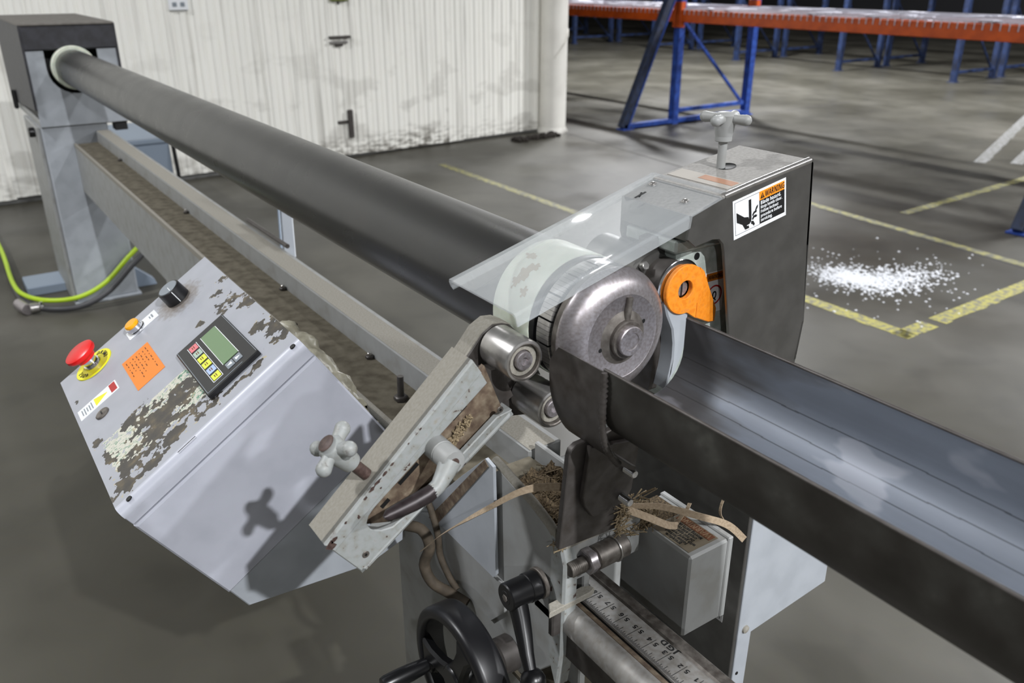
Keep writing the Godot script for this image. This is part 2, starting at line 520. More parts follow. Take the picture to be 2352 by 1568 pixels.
func build_room() -> void:
	struct("floor", bx(Vector3(-9, -0.2, -26), Vector3(24, 0, 11), 0.0), M.floor)
	struct("ceiling", bx(Vector3(-9.2, 6.0, -26.2), Vector3(24.2, 6.2, 11.2), 0.0), M.ceil)
	struct("wall_left", bx(Vector3(-9.2, 0, -26), Vector3(-9, 6, 11), 0.0), M.wallplain)
	struct("wall_front", bx(Vector3(-9, 0, 11), Vector3(24, 6, 11.2), 0.0), M.wallplain)
	struct("wall_right", bx(Vector3(24, 0, -26), Vector3(24.2, 6, 11), 0.0), M.walldark)
	struct("wall_far", bx(Vector3(-9, 0, -26.2), Vector3(24, 6, -26), 0.0), M.walldark)
	# corrugated partition: sheets side by side on a plain core
	var wb := Node3D.new()
	wb.name = "wall_back"
	wb.position = Vector3(-4.0, 0, -6.30)
	wb.rotation.y = deg_to_rad(4.0)
	wb.set_meta("kind", "structure")
	add_child(wb, true)
	var core := MeshInstance3D.new()
	core.name = "core"
	core.mesh = bx(Vector3(-5.0, 0, -0.16), Vector3(9.10, 6.0, -0.03), 0.0).mesh()
	core.material_override = M.wallplain
	wb.add_child(core, true)
	var wm := mat(Color.WHITE, 0.42)
	wm.albedo_texture = wall_image()
	var prof := [Vector2(0, 0), Vector2(.028, 0), Vector2(.038, .009), Vector2(.066, .009), Vector2(.076, 0), Vector2(.088, 0), Vector2(.0905, .004), Vector2(.0935, .004), Vector2(.096, 0), Vector2(.104, 0)]
	var ribs := 9
	for s in 14:
		var q := g()
		var x0 := s * 0.104 * ribs - 4.0
		for r in ribs:
			for i in prof.size() - 1:
				var a: Vector2 = prof[i] + Vector2(x0 + r * .104, 0)
				var b: Vector2 = prof[i + 1] + Vector2(x0 + r * .104, 0)
				var bot := 0.03 + 0.012 * sin(s * 5.1) if s > 3 else 0.02
				var nn := Vector3(-(b - a).y, 0, (b - a).x).normalized()
				var u0 := (a.x + 4.0) / 6.0
				var u1 := (b.x + 4.0) / 6.0
				for hh in [[bot, 1.6], [1.6, 5.9]]:
					var v0: float = 1.0 - hh[0] / 1.6
					var v1: float = 0.02 if hh[1] < 2.0 else 0.0
					if hh[0] > 1.0: v0 = 0.02
					q.quadn(Vector3(a.x, hh[0], a.y), Vector3(b.x, hh[0], b.y), Vector3(b.x, hh[1], b.y), Vector3(a.x, hh[1], a.y), nn, nn, nn, nn, Vector2(u0, v0), Vector2(u1, v0), Vector2(u1, v1), Vector2(u0, v1))
		q.quad(Vector3(x0, 0.02, -.002), Vector3(x0, 5.9, -.002), Vector3(x0, 5.9, -.03), Vector3(x0, 0.02, -.03), Vector3(-1, 0, 0))
		var o := MeshInstance3D.new()
		o.name = "corrugated_sheet"
		o.mesh = q.mesh()
		o.material_override = wm
		o.position = Vector3(0, 0, 0.002 * (s % 2))
		wb.add_child(o, true)
	# wall hardware seen behind the tube
	var wz := -6.72
	var ob := thing("outlet_box", "small white double outlet box on the corrugated wall above the tube", "outlet", Vector3(1.69, 1.2, wz))
	part("box", bx(Vector3(1.62, 1.205, wz), Vector3(1.755, 1.36, wz + .05), .006), M.white, ob)
	for i in 2:
		for j in 2:
			part("socket", bx(Vector3(1.645 + j * .055, 1.23 + i * .06, wz + .05), Vector3(1.675 + j * .055, 1.26 + i * .06, wz + .053), .002), M.keygray, ob)
	part("conduit", g().rod([Vector3(1.69, 1.36, wz + .025), Vector3(1.69, 3.0, wz + .025)], .012, 10), M.white, ob)
	wz = -6.80
	var la := thing("wall_latch", "dark double-bar latch plate halfway up the white wall door", "latch", Vector3(2.93, .95, wz))
	part("upper_bar", bx(Vector3(2.84, .965, wz), Vector3(3.03, .985, wz + .05), .004), M.darksteel, la)
	part("lower_bar", bx(Vector3(2.84, .925, wz), Vector3(3.0, .945, wz + .05), .004), M.steel, la)
	part("catch", bx(Vector3(2.89, .905, wz), Vector3(2.96, .925, wz + .04), .004), M.darksteel, la)
	var lb := thing("door_bolt", "tall dark bolt fitting low on the white wall door", "door bolt", Vector3(2.98, .2, wz))
	part("barrel", bx(Vector3(2.955, .17, wz), Vector3(3.0, .40, wz + .05), .006), M.darksteel, lb)
	part("arm", bx(Vector3(2.86, .29, wz), Vector3(2.955, .315, wz + .035), .004), M.darksteel, lb)
	var lc := thing("wall_bracket", "small green bracket on the white wall at the top of the frame", "bracket", Vector3(2.95, 1.24, wz))
	part("plate", bx(Vector3(2.88, 1.245, wz), Vector3(3.03, 1.29, wz + .05), .005), mat(Color(.42, .46, .22), .6), lc)
	part("stud", cyl(Vector3(2.95, 1.22, wz + .02), Vector3(0, 1, 0), .012, .03), M.darksteel, lc)
	# white column at the end of the partition
	var co := struct("column", g().lathe(Transform3D(Basis(Vector3(1, 0, 0), Vector3(0, 0, -1), Vector3(0, 1, 0)), Vector3(5.16, 0, -6.84)), [Vector2(.0001, 0), Vector2(.15, 0), Vector2(.15, .02), Vector2(.132, .05), Vector2(.13, .06), Vector2(.13, 5.99)], 40), M.column)
	tag(co, "round white painted column standing at the end of the corrugated wall", "column")
	one("column_cord", g().rod([Vector3(5.09, .71, -6.715), Vector3(5.17, .82, -6.70), Vector3(5.24, .90, -6.725), Vector3(5.29, .96, -6.79)], .006, 8), M.column, "thin white cord wrapped slantwise around the white column", "cord")
	var tr := g()
	for s in 60:
		var x := 4.55 + rng.randf() * .55
		tr.ball(Vector3(x, .012, -6.66 + rng.randf() * .12 - (x - 4.5) * .07), .012 + rng.randf() * .022, Basis(), 6)
	var dm := one("debris_heap", tr, mat(Color(.14, .12, .10), .95), "dark crumbled debris on the floor where the wall meets the column", "debris")
	dm.set_meta("kind", "stuff")
	# painted floor lines, plus two pale stripes drawn for lamp reflections
	var lines := [
		["long worn yellow floor line running past the column end of the machine", Vector3(3.46, 0, -6.1), Vector3(3.42, 0, -4.2), M.linefaded],
		["yellow floor line behind the blade guard running towards the right edge", Vector3(4.92, 0, -3.75), Vector3(4.72, 0, -1.7), M.linefaded],
		["bright yellow floor line beside the white powder leading to the corner", Vector3(3.35, 0, -2.8), Vector3(3.34, 0, -1.80), M.lineyellow],
		["yellow floor line from the corner towards the right edge of the picture", Vector3(3.30, 0, -1.84), Vector3(4.75, 0, -1.87), M.lineyellow],
		["faded yellow floor line in front of the blue rack foot", Vector3(5.2, 0, -3.03), Vector3(7.2, 0, -3.12), M.linefaded],
		["first faint lamp reflection painted on the floor at the right edge beyond the yellow lines", Vector3(7.2, 0, -3.62), Vector3(10.2, 0, -4.7), M.floorglint],
		["second faint lamp reflection painted on the floor nearest the right edge of the picture", Vector3(7.4, 0, -3.42), Vector3(10.2, 0, -4.35), M.floorglint]]
	for l in lines:
		var d: Vector3 = (l[2] - l[1]).normalized()
		var sd := Vector3(d.z, 0, -d.x)
		var q := g()
		var k := int((l[2] - l[1]).length() / 0.06)
		var w: float = (0.042 if l[0].contains("corner") else 0.034) if l[3] != M.floorglint else 0.05
		for i in k:
			var a: Vector3 = l[1].lerp(l[2], float(i) / k)
			var b: Vector3 = l[1].lerp(l[2], float(i + 1) / k)
			var wa: float = w * (0.82 + 0.3 * absf(sin(i * 2.7) * cos(i * 1.3)))
			if l[3] == M.lineyellow and absf(sin(i * 1.13) * sin(i * .37 + l[1].x)) > .93: continue
			q.quad(a - sd * wa + Vector3(0, .001, 0), b - sd * wa + Vector3(0, .001, 0), b + sd * w + Vector3(0, .001, 0), a + sd * w + Vector3(0, .001, 0), Vector3.UP)
		one("floor_line_or_glint", q, l[3], l[0], "floor line").set_meta("kind", "structure")
	# expansion joints in the slab
	for j in [[Vector3(5.25, .0008, -6.9), Vector3(4.6, .0008, -1.2)], [Vector3(5.6, .0008, -6.35), Vector3(9.5, .0008, -6.5)]]:
		var d: Vector3 = (j[1] - j[0]).normalized()
		var sd := Vector3(d.z, 0, -d.x) * .008
		struct("trim_1" if j[0].x < 5.5 else "trim_2", g().quad2(j[0], j[1], sd), mat(Color(.22, .21, .20), .9))
	# white powder spilled on the floor
	var grain := g().ball(Vector3.ZERO, 1.0, Basis(), 6).mesh()
	var mm := MultiMesh.new()
	mm.transform_format = MultiMesh.TRANSFORM_3D
	mm.mesh = grain
	var spots := []
	for i in 2600:
		var a := rng.randf() * TAU
		var r := absf(rng.randfn(0.0, 0.5))
		var p := Vector3(3.80 + cos(a) * r * .20, .001, -2.42 + sin(a) * r * .26)
		if i % 3 == 0: p = Vector3(4.0 + rng.randfn(0, .14), .001, -2.28 + rng.randfn(0, .08))
		if i % 17 == 0: p += Vector3(rng.randfn(0, .25), 0, rng.randfn(0, .25))
		spots.append(p)
	mm.instance_count = spots.size()
	for i in spots.size():
		var sc := rng.randf_range(.002, .0062)
		mm.set_instance_transform(i, Transform3D(Basis.from_scale(Vector3(sc * 1.4, sc * .6, sc * 1.4)), spots[i]))
	var sp := MultiMeshInstance3D.new()
	sp.name = "powder_spill"
	sp.multimesh = mm
	sp.material_override = M.salt
	add_child(sp, true)
	tag(sp, "white powder spilled on the concrete beside the yellow corner line", "powder").set_meta("kind", "stuff")

func post(p: Vector3, h: float, w := .076) -> Geo:           # open C section upright
	var q := g()
	q.box(at(p + Vector3(0, h / 2, w / 2 - .002)), Vector3(w, h, .004), .001)
	q.box(at(p + Vector3(-w / 2 + .002, h / 2, 0)), Vector3(.004, h, w), .001)
	q.box(at(p + Vector3(w / 2 - .002, h / 2, 0)), Vector3(.004, h, w), .001)
	return q

func bar(a: Vector3, b: Vector3, w: float, th: float) -> Geo:
	var d := b - a
	var f := fr((a + b) / 2, d, Vector3.UP if absf(d.normalized().y) < .95 else Vector3.RIGHT)
	return g().box(f, Vector3(d.length(), w, th), .002)

func rack_frame(p: Vector3, label: String, raked: bool, mt: Material, h := 2.6, wd := 1.1, group := "") -> Node3D:
	var t := thing("storage_rack", label, "rack", p, group)
	if raked:
		part("post", bx(Vector3(-.038, .42, -.04), Vector3(.038, h, .04), .004).v_off(p), mt, t)
		part("front_post", post(p + Vector3(0, .0, 0), .9), mt, t)
		part("slant_leg", bar(p + Vector3(-.70, .02, 0), p + Vector3(-.02, 1.55, 0), .08, .07), M.bluedark, t, "dark blue slanting front leg")
		part("slant_flange", bar(p + Vector3(-.655, .02, .037), p + Vector3(.025, 1.55, .037), .012, .02), mt, t)
		part("base_bar", bx(p + Vector3(-.70, .012, -.035), p + Vector3(1.12, .055, .035), .003), mt, t)
	else:
		part("post", post(p, h), mt, t)
	part("post", post(p + Vector3(wd, 0, 0), h), mt, t)
	part("lower_strut", bx(p + Vector3(.03, .115, -.02), p + Vector3(wd, .155, .02), .003), mt, t)
	part("upper_strut", bx(p + Vector3(.03, 1.26, -.02), p + Vector3(wd, 1.30, .02), .003), mt, t)
	part("brace", bar(p + Vector3(.04, 1.02, 0), p + Vector3(wd - .08, .15, 0), .03, .025), mt, t)
	part("brace", bar(p + Vector3(.04, 1.30, 0), p + Vector3(wd - .08, 2.1, 0), .03, .025), mt, t)
	for x in ([-.66, wd] if raked else [0.0, wd]):
		var fp := part("foot_plate", bx(p + Vector3(x - .07, 0, -.06), p + Vector3(x + .07, .012, .06), .002), mt, t)
		part("anchor_bolt", cyl(p + Vector3(x + .05, .012, .03), Vector3.UP, .011, .018), M.darksteel, fp)
	return t

func build_racks() -> void:
	var A := Vector3(6.50, 0, -6.52)
	rack_frame(A, "blue slant-legged rack frame standing beyond the white column", true, M.blue)
	rack_frame(Vector3(6.02, 0, -2.36), "blue slant-legged rack frame with its foot at the right edge", true, M.blue)
	# orange beams with white wire decks
	var beams := [
		[Vector3(6.46, 1.0, -10.2), Vector3(6.51, 1.115, -6.57), "orange front beam running from the blue frame behind the white column"],
		[Vector3(6.46, 1.0, -6.47), Vector3(6.51, 1.115, -2.41), "orange front beam running from the blue frame to the right edge"],
		[Vector3(7.56, 1.0, -10.2), Vector3(7.61, 1.115, -6.57), "orange rear beam of the bay behind the white column"],
		[Vector3(7.56, 1.0, -6.47), Vector3(7.61, 1.115, -2.41), "orange rear beam of the bay right of the blue frame"]]
	for b in beams:
		var t := thing("rack_beam", b[2], "beam", Vector3(b[0].x, b[0].y, b[0].z))
		part("beam_body", bx(b[0], b[1], .005), M.rackorange, t)
		part("step_ledge", bx(Vector3(b[1].x, 1.0, b[0].z), Vector3(b[1].x + .03, 1.085, b[1].z), .003), M.rackorange, t)
		for e in [b[0].z, b[1].z]:
			var s := 1.0 if e == b[0].z else -1.0
			part("end_connector", bx(Vector3(b[0].x - .012, .95, e), Vector3(b[1].x, 1.19, e + s * .006), .002).merge(bx(Vector3(b[0].x - .016, .95, e - s * .055), Vector3(b[0].x - .010, 1.19, e), .002)), M.rackorange, t)
	for d in [[-10.1, -6.62, "white wire deck on the bay behind the white column"], [-6.42, -2.45, "white wire deck on the orange beams right of the blue frame"]]:
		var t := thing("wire_deck", d[2], "wire deck", Vector3(6.5, 1.115, d[0]))
		var q := g()
		var hooks := g()
		var z: float = d[0]
		while z < d[1]:
			q.box(at(Vector3(7.035, 1.124, z)), Vector3(1.2, .006, .006))
			hooks.box(at(Vector3(6.452, 1.10, z)), Vector3(.006, .055, .006))
			z += .0635
		for i in 18:
			q.box(at(Vector3(6.46 + i * .066, 1.131, (d[0] + d[1]) / 2)), Vector3(.006, .006, d[1] - d[0]))
		part("wire_mesh", q, M.wire, t).set_meta("kind", "stuff")
		part("hook_ends", hooks, M.wire, t).set_meta("kind", "stuff")
		for i in 4:
			var zz: float = lerpf(d[0], d[1], (i + .5) / 4.0)
			part("channel", bx(Vector3(6.545, 1.085, zz - .02), Vector3(7.555, 1.118, zz + .02), .003), M.wire, t)
		var sm := g()
		for i in 46:
			var p := Vector3(6.5 + rng.randf() * .9, 1.137, lerpf(d[0] + .2, d[1] - .2, rng.randf()))
			sm.box(Transform3D(Basis(Vector3.UP, rng.randf() * TAU), p), Vector3(.12 + rng.randf() * .12, .006, .05), .001)
		part("plastic_litter", sm, M.wire, t).set_meta("kind", "stuff")
	# empty racking across the aisle, frame lines about two metres apart
	var zs := [-4.85, -6.88, -8.82, -10.98, -13.15, -15.7, -18.2]
	var names := ["nearest", "second", "third", "fourth", "fifth", "sixth", "farthest"]
	var bare: Array[Node3D] = []
	for r in 2:
		var proto: Node3D = null
		for i in zs.size():
			var p := Vector3(12.42 + r * 1.30, 0, zs[i])
			var lb: String = "blue storage rack upright across the aisle, %s of the %s row" % [names[i], "front" if r == 0 else "rear"]
			var here: Node3D = null
			if proto == null:
				proto = rack_frame(p, lb, false, M.bluefar, 3.6, 1.05, "empty racking across the aisle")
				here = proto
				bare.append(proto.duplicate())
			else:
				var c: Node3D = bare[r].duplicate()
				c.name = "storage_rack"
				c.position = p
				add_child(c, true)
				tag(c, lb, "rack", "empty racking across the aisle")
				here = c
			for lv in [[1.32, "lower"], [2.4, "upper"]]:
				if i < zs.size() - 1:
					part("rail", bx(Vector3(12.40 + r * 1.3, lv[0], zs[i + 1] + .04), Vector3(12.45 + r * 1.3, lv[0] + .1, zs[i] - .04), .004), M.bluedark, here)
	for b in bare: b.free()

func build_spindle() -> void:
	var c := Vector3(.596, 1.074, 0)
	var t := thing("core_spindle", "long dark satin steel tube running from the far drive stand to the cutter head", "tube", Vector3(.596, 1.074, -2.5))
	var f := func(z: float) -> Transform3D: return Transform3D(Basis(), c + Vector3(0, 0, z))
	part("tube", g().lathe(f.call(0.0), [Vector2(.0001, -4.28), Vector2(.0755, -4.28), Vector2(.0755, -.80), Vector2(.0001, -.80)], 72), M.tube, t)
	part("far_collar", g().lathe(f.call(0.0), [Vector2(.06, -4.262), Vector2(.088, -4.262), Vector2(.091, -4.258), Vector2(.091, -4.226), Vector2(.088, -4.222), Vector2(.0757, -4.222)], 48), M.nylon, t, "white ring round the far end of the tube")
	part("cutting_collar", g().lathe(f.call(0.0), [Vector2(.07, -.802), Vector2(.0766, -.801), Vector2(.0772, -.799), Vector2(.0772, -.731), Vector2(.0762, -.7285), Vector2(.07, -.728)], 72), M.nylon, t, "white plastic cutting collar")
	var scuff := g()
	for s in [[2.35, -.765, .014, .010], [2.52, -.772, .010, .006], [2.2, -.757, .006, .008], [2.62, -.750, .007, .007], [2.05, -.779, .005, .012]]:
		for k in 6:
			var a0: float = s[0] + (k - 3) * s[2] / .0772 * .35
			var hw: float = s[3] * (1.0 - absf(k - 2.5) / 3.4)
			scuff.lathe(f.call(s[1] + sin(k * 2.1) * .002), [Vector2(.0773, -hw), Vector2(.0774, hw)], 2, 30.0, a0, a0 + s[2] / .0772 * .36)
	part("scuff_mark", scuff, mat(Color(.66, .60, .48), .8), t)
	part("dark_band", g().lathe(f.call(0.0), [Vector2(.05, -.728), Vector2(.0755, -.728), Vector2(.0755, -.7195), Vector2(.0712, -.719), Vector2(.0712, -.7145), Vector2(.05, -.714)], 60), M.blacksatin, t)
	part("groove_core", g().lathe(f.call(0.0), [Vector2(.0705, -.72), Vector2(.0705, -.676)], 60), M.rubber, t)
	for i in 16:
		var a0 := TAU * (i + .03) / 16.0 + .1
		var q := g()
		for k in 5:
			var aa := a0 + TAU / 16.0 * .94 * k / 5.0
			q.lathe(f.call(0.0), [Vector2(.069, -.714), Vector2(.0748, -.714), Vector2(.0755, -.713), Vector2(.0755, -.6915), Vector2(.0748, -.6905), Vector2(.069, -.6905)], 2, 20.0, aa, aa + TAU / 16.0 * .94 / 5.0 * .93)
		part("gripper_segment", q, M.steel, t)
	part("band_ring", g().lathe(f.call(0.0), [Vector2(.06, -.685), Vector2(.0752, -.685), Vector2(.0758, -.6842), Vector2(.0758, -.6755), Vector2(.06, -.675)], 60), M.steelrust, t)
	part("nose_cone", g().lathe(f.call(0.0), [Vector2(.06, -.676), Vector2(.0762, -.676), Vector2(.0765, -.6745), Vector2(.0762, -.672), Vector2(.0735, -.6655), Vector2(.0690, -.6595), Vector2(.0622, -.6545), Vector2(.0545, -.6515), Vector2(.0505, -.6508), Vector2(.0495, -.6514), Vector2(.0001, -.6514)], 72, 40.0), M.steelworn, t)
	part("end_boss", g().lathe(f.call(0.0), [Vector2(.032, -.6514), Vector2(.026, -.649), Vector2(.0225, -.6475), Vector2(.0225, -.643), Vector2(.0215, -.6415), Vector2(.0001, -.6415)], 40), M.steelrust, t)
	part("end_bush", g().lathe(f.call(0.0), [Vector2(.0175, -.642), Vector2(.0175, -.6365), Vector2(.0165, -.6355), Vector2(.0105, -.6355), Vector2(.0098, -.6365), Vector2(.0001, -.6370)], 40), M.steelworn, t)
	part("key_rib", g().rod([c + Vector3(.0025, .020, -.6495), c + Vector3(.0065, .047, -.6500)], [.0046, .0042], 12), M.steelrust, t)
	for a in [0.4, 3.4]:
		part("set_screw_hole", g().lathe(Transform3D(Basis(), c + Vector3(cos(a) * .033, sin(a) * .033, -.6515)), [Vector2(.0001, .0004), Vector2(.0024, .0004), Vector2(.003, .0)], 12), M.rubber, t)

func build_drive_stand() -> void:
	var t := thing("drive_stand", "grey drive stand with dark housing holding the far end of the long tube", "machine stand", Vector3(.56, 0, -4.5))
	var x0 := .414
	var x1 := .784
	var zf := -4.25
	# dark sheet hood: top, both sides and the front lip
	part("hood_top", bx(Vector3(x0 - .004, 1.244, -5.2), Vector3(x1 + .004, 1.257, zf + .012), .006), mot(54, [[.2, Color(.36, .345, .325)], [.8, Color(.42, .405, .385)]], .8, 0.0, 5.0), t, "dusty hood top")
	part("hood_lip", bx(Vector3(x0, 1.148, zf - .004), Vector3(x1, 1.246, zf + .012), .006), M.housing, t)
	for s in [[x0 - .004, -1], [x1 - .006, 1]]:
		var fs := Transform3D(Basis(Vector3(0, 0, 1), Vector3(0, 1, 0), Vector3(-1, 0, 0)), Vector3(s[0] + .010, 0, 0))
		part("hood_side", g().prism(fs, [Vector2(-5.2, 1.25), Vector2(zf + .010, 1.25), Vector2(zf + .010, .905), Vector2(-4.9, .865), Vector2(-5.2, .865)], .010, .001), M.housing, t)
	var hole := []
	for i in 13:
		var a := PI + PI * i / 12.0
		hole.append(Vector2(.594 + .105 * cos(a), 1.070 + .105 * sin(a)))
	var pf := [Vector2(x0 + .006, 1.15), Vector2(x0 + .006, .832), Vector2(x1 - .006, .832), Vector2(x1 - .006, 1.15), Vector2(.699, 1.15)]
	hole.reverse()
	pf.append_array(hole)
	pf.append(Vector2(.489, 1.15))
	part("front_plate", g().prism(at(Vector3(0, 0, zf - .006)), pf, .008, .001), M.paint, t)
	part("dark_interior", bx(Vector3(x0 + .012, .86, -4.9), Vector3(x1 - .012, 1.235, -4.33), .0), M.rubber, t)
	part("rear_plate", bx(Vector3(x0, .83, -5.21), Vector3(x1, 1.25, -5.19), .002), M.housing, t)
	part("lower_pan", bx(Vector3(x0 + .004, .828, -5.15), Vector3(x1 - .004, .86, zf - .006), .003), M.paintwarm, t)
	part("column", bx(Vector3(.418, .012, -4.72), Vector3(.690, .83, -4.262), .006), M.paint, t)
	part("column_edge", bx(Vector3(.402, .012, -4.72), Vector3(.418, .83, -4.28), .004), M.paintwarm, t)
	part("base_plate", bx(Vector3(.405, 0, -4.74), Vector3(.700, .014, -4.25), .003), M.paint, t)
	part("foot_tab", bx(Vector3(.235, 0, -4.73), Vector3(.41, .045, -4.52), .004), M.backbox, t)
	part("foot_tab", g().prism(fr(Vector3(.69, .0, -4.42), Vector3(1, 0, 0), Vector3(0, 1, 0)), [Vector2(0, 0), Vector2(.11, 0), Vector2(.10, .03), Vector2(0, .12)], .05, .002), M.backbox, t)
	var kn := part("side_knob", cyl(Vector3(.402, .80, -4.36), Vector3(-1, 0, 0), .022, .025, .004), M.blackplastic, t)
	part("knob_stem", cyl(Vector3(.415, .80, -4.36), Vector3(-1, 0, 0), .010, .02), M.steel, kn)
	part("side_catch", g().box(at(Vector3(.400, .88, -4.93)), Vector3(.02, .09, .03), .005), M.rubber, t)
	part("notch_plate", bx(Vector3(.72, .79, -4.33), Vector3(.775, .832, -4.27), .002), M.rubber, t)

func build_rail() -> void:
	var t := thing("base_rail", "long grey base rail with dusty channel beneath the dark tube", "machine rail", Vector3(.6, .53, -2.4))
	var z0 := -4.26
	var z1 := -.885
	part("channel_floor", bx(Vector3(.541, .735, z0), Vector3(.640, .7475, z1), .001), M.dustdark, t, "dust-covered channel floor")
	part("channel_lip", bx(Vector3(.5365, .733, z0), Vector3(.5465, .7515, z1 - .18), .0015), M.dust, t)
	part("side_web", bx(Vector3(.537, .535, z0), Vector3(.545, .735, z1 - .18), .001), M.paintwarm, t)
	part("far_web", bx(Vector3(.688, .535, z0), Vector3(.696, .740, z1), .001), M.paintwarm, t)
	part("square_tube", bx(Vector3(.636, .744, z0), Vector3(.697, .797, z1), .003), M.paintwarm, t)
	part("dust_layer", bx(Vector3(.6375, .7972, z0), Vector3(.6855, .7980, z1 + .0), .0003), M.dust, t, "dust lying on the square tube")
	for z in [-3.75, -2.76, -1.9, -1.42]:
		var b := part("channel_bolt", cyl(Vector3(.628, .7475, z), Vector3.UP, .009, .007, .001, 6), M.darksteel, t)
		part("bolt_end", cyl(Vector3(.628, .7545, z), Vector3.UP, .0045, .006), M.steel, b)
	var h := part("tee_bolt", cyl(Vector3(.596, .7475, -1.225), Vector3.UP, .013, .010, .002, 6), M.darksteel, t)
	part("bolt_shank", g().rod([Vector3(.596, .756, -1.225), Vector3(.597, .795, -1.225)], .006), M.darksteel, h)
	part("cross_rod", g().rod([Vector3(.700, .806, -2.36), Vector3(.702, .806, -2.05)], .006), M.darksteel, t)
	part("tube_rest", bar(Vector3(.712, .745, -2.13), Vector3(.800, .99, -2.36), .05, .006), M.backbox, t, "pale flat bar rising behind the rail")
	part("rest_flange", bar(Vector3(.725, .755, -2.105), Vector3(.812, .985, -2.335), .010, .03), M.paint, t)
	part("rail_leg", bx(Vector3(.56, .0, -2.9), Vector3(.68, .535, -2.8), .004), M.paintwarm, t)

var ca1 := Vector3(.83581, .54902, 0)
var cn := Vector3(-.54902, .83581, 0)
var cr := Vector3(.36, .987, -1.038)

func cp(u: float, v: float, h := 0.0) -> Vector3:          # a point on the console's sloping face
	return cr + ca1 * u + Vector3(0, 0, v) + cn * h

func cbox(ctr: Vector3, u: float, v: float, h: float, bev := .001) -> Geo:
	return g().box(Transform3D(Basis(ca1, cn, ca1.cross(cn)), ctr), Vector3(u, h, v), bev)

func face_image() -> ImageTexture:
	# u 0..1 runs left to right across .319 m, v 0..1 from the far edge to the near fold over .455 m
	var w := 820
	var hgt := 1170
	var im := Image.create(w, hgt, false, Image.FORMAT_RGB8)
	var n1 := noise(61, 0.011, 5)
	var n2 := noise(62, 0.03, 4)
	var n3 := noise(63, 0.006, 3)
	var n4 := noise(64, 0.05, 3)
	# blobs: u, v (metres from the right edge / near edge), radius u, radius v, strength
	var dark := [[-.212, -.100, .046, .050, 1.0], [-.175, -.115, .035, .035, .95], [-.238, -.160, .030, .016, .75], [-.262, -.060, .040, .034, .7], [-.215, -.040, .05, .020, .72],
		[-.288, -.055, .020, .04, .62], [-.165, -.05, .03, .022, .5], [-.293, -.025, .02, .02, .7], [-.15, -.027, .03, .012, .5], [-.255, -.022, .045, .012, .55],
		[-.006, -.075, .016, .035, .85], [-.020, -.105, .014, .020, .6], [-.026, -.045, .012, .012, .6], [-.070, -.022, .03, .007, .85], [-.010, -.20, .014, .03, .5], [-.028, -.245, .018, .02, .5],
		[-.083, -.252, .010, .012, .75], [-.030, -.30, .012, .010, .6], [-.012, -.33, .01, .012, .5], [-.307, -.345, .006, .012, .8], [-.305, -.175, .008, .014, .75], [-.302, -.12, .006, .02, .7], [-.115, -.024, .02, .006, .6], [-.232, -.132, .004, .03, .6]]
	var label := [-.298, -.135, -.168, -.060]                # the torn paper label: u from..to, v from..to
	for y in hgt:
		var v := -.455 * (1.0 - float(y) / (hgt - 1))
		for x in w:
			var u := -.319 * (1.0 - float(x) / (w - 1))
			var base := 0.655 + 0.02 * n3.get_noise_2d(x, y)
			var col := Color(base * .975, base * .99, base * 1.035)
			var a := n1.get_noise_2d(x, y)
			var b := n2.get_noise_2d(x, y)
			var d4 := n4.get_noise_2d(x, y)
			if u > label[0] + .006 * b and u < label[1] + .004 * a and v > label[2] and v < label[3] + .02 * a and a + .4 * b > -.42:
				col = Color(.80, .795, .74).darkened(.10 * absf(b))
				if (d4 > .16 and fmod(absf(v) * 260.0 + b, 1.0) > .55): col = Color(.42, .56, .47)
				if u > -.16 and b > .2: col = Color(.36, .55, .45)
			var s := -1.0
			for k in dark:
				var e: float = sqrt(pow((u - k[0]) / k[2], 2) + pow((v - k[1]) / k[3], 2))
				s = maxf(s, k[4] * (1.25 - e))
			var q := s + .95 * a + .42 * b + .22 * d4
			if s > -.9 and q > .34:
				var br := clampf((n3.get_noise_2d(x * 2.0 + 90.0, y * 2.0) + .5), 0.0, 1.0)
				col = Color(.225, .21, .19).lerp(Color(.385, .34, .26), br * br).darkened(.18 * absf(d4))
			elif s > .1 and b > .35:
				col = Color(.70, .66, .55)
			# grime halo round the dial
			var dd := sqrt(pow((u + .083) / .032, 2) + pow((v + .385) / .036, 2))
			if dd < 1.6:
				col = col.lerp(Color(.42, .38, .34), clampf((1.6 - dd) * .9 + .35 * b - .1, 0.0, .75))
			im.set_pixel(x, y, col)
	return ImageTexture.create_from_image(im)

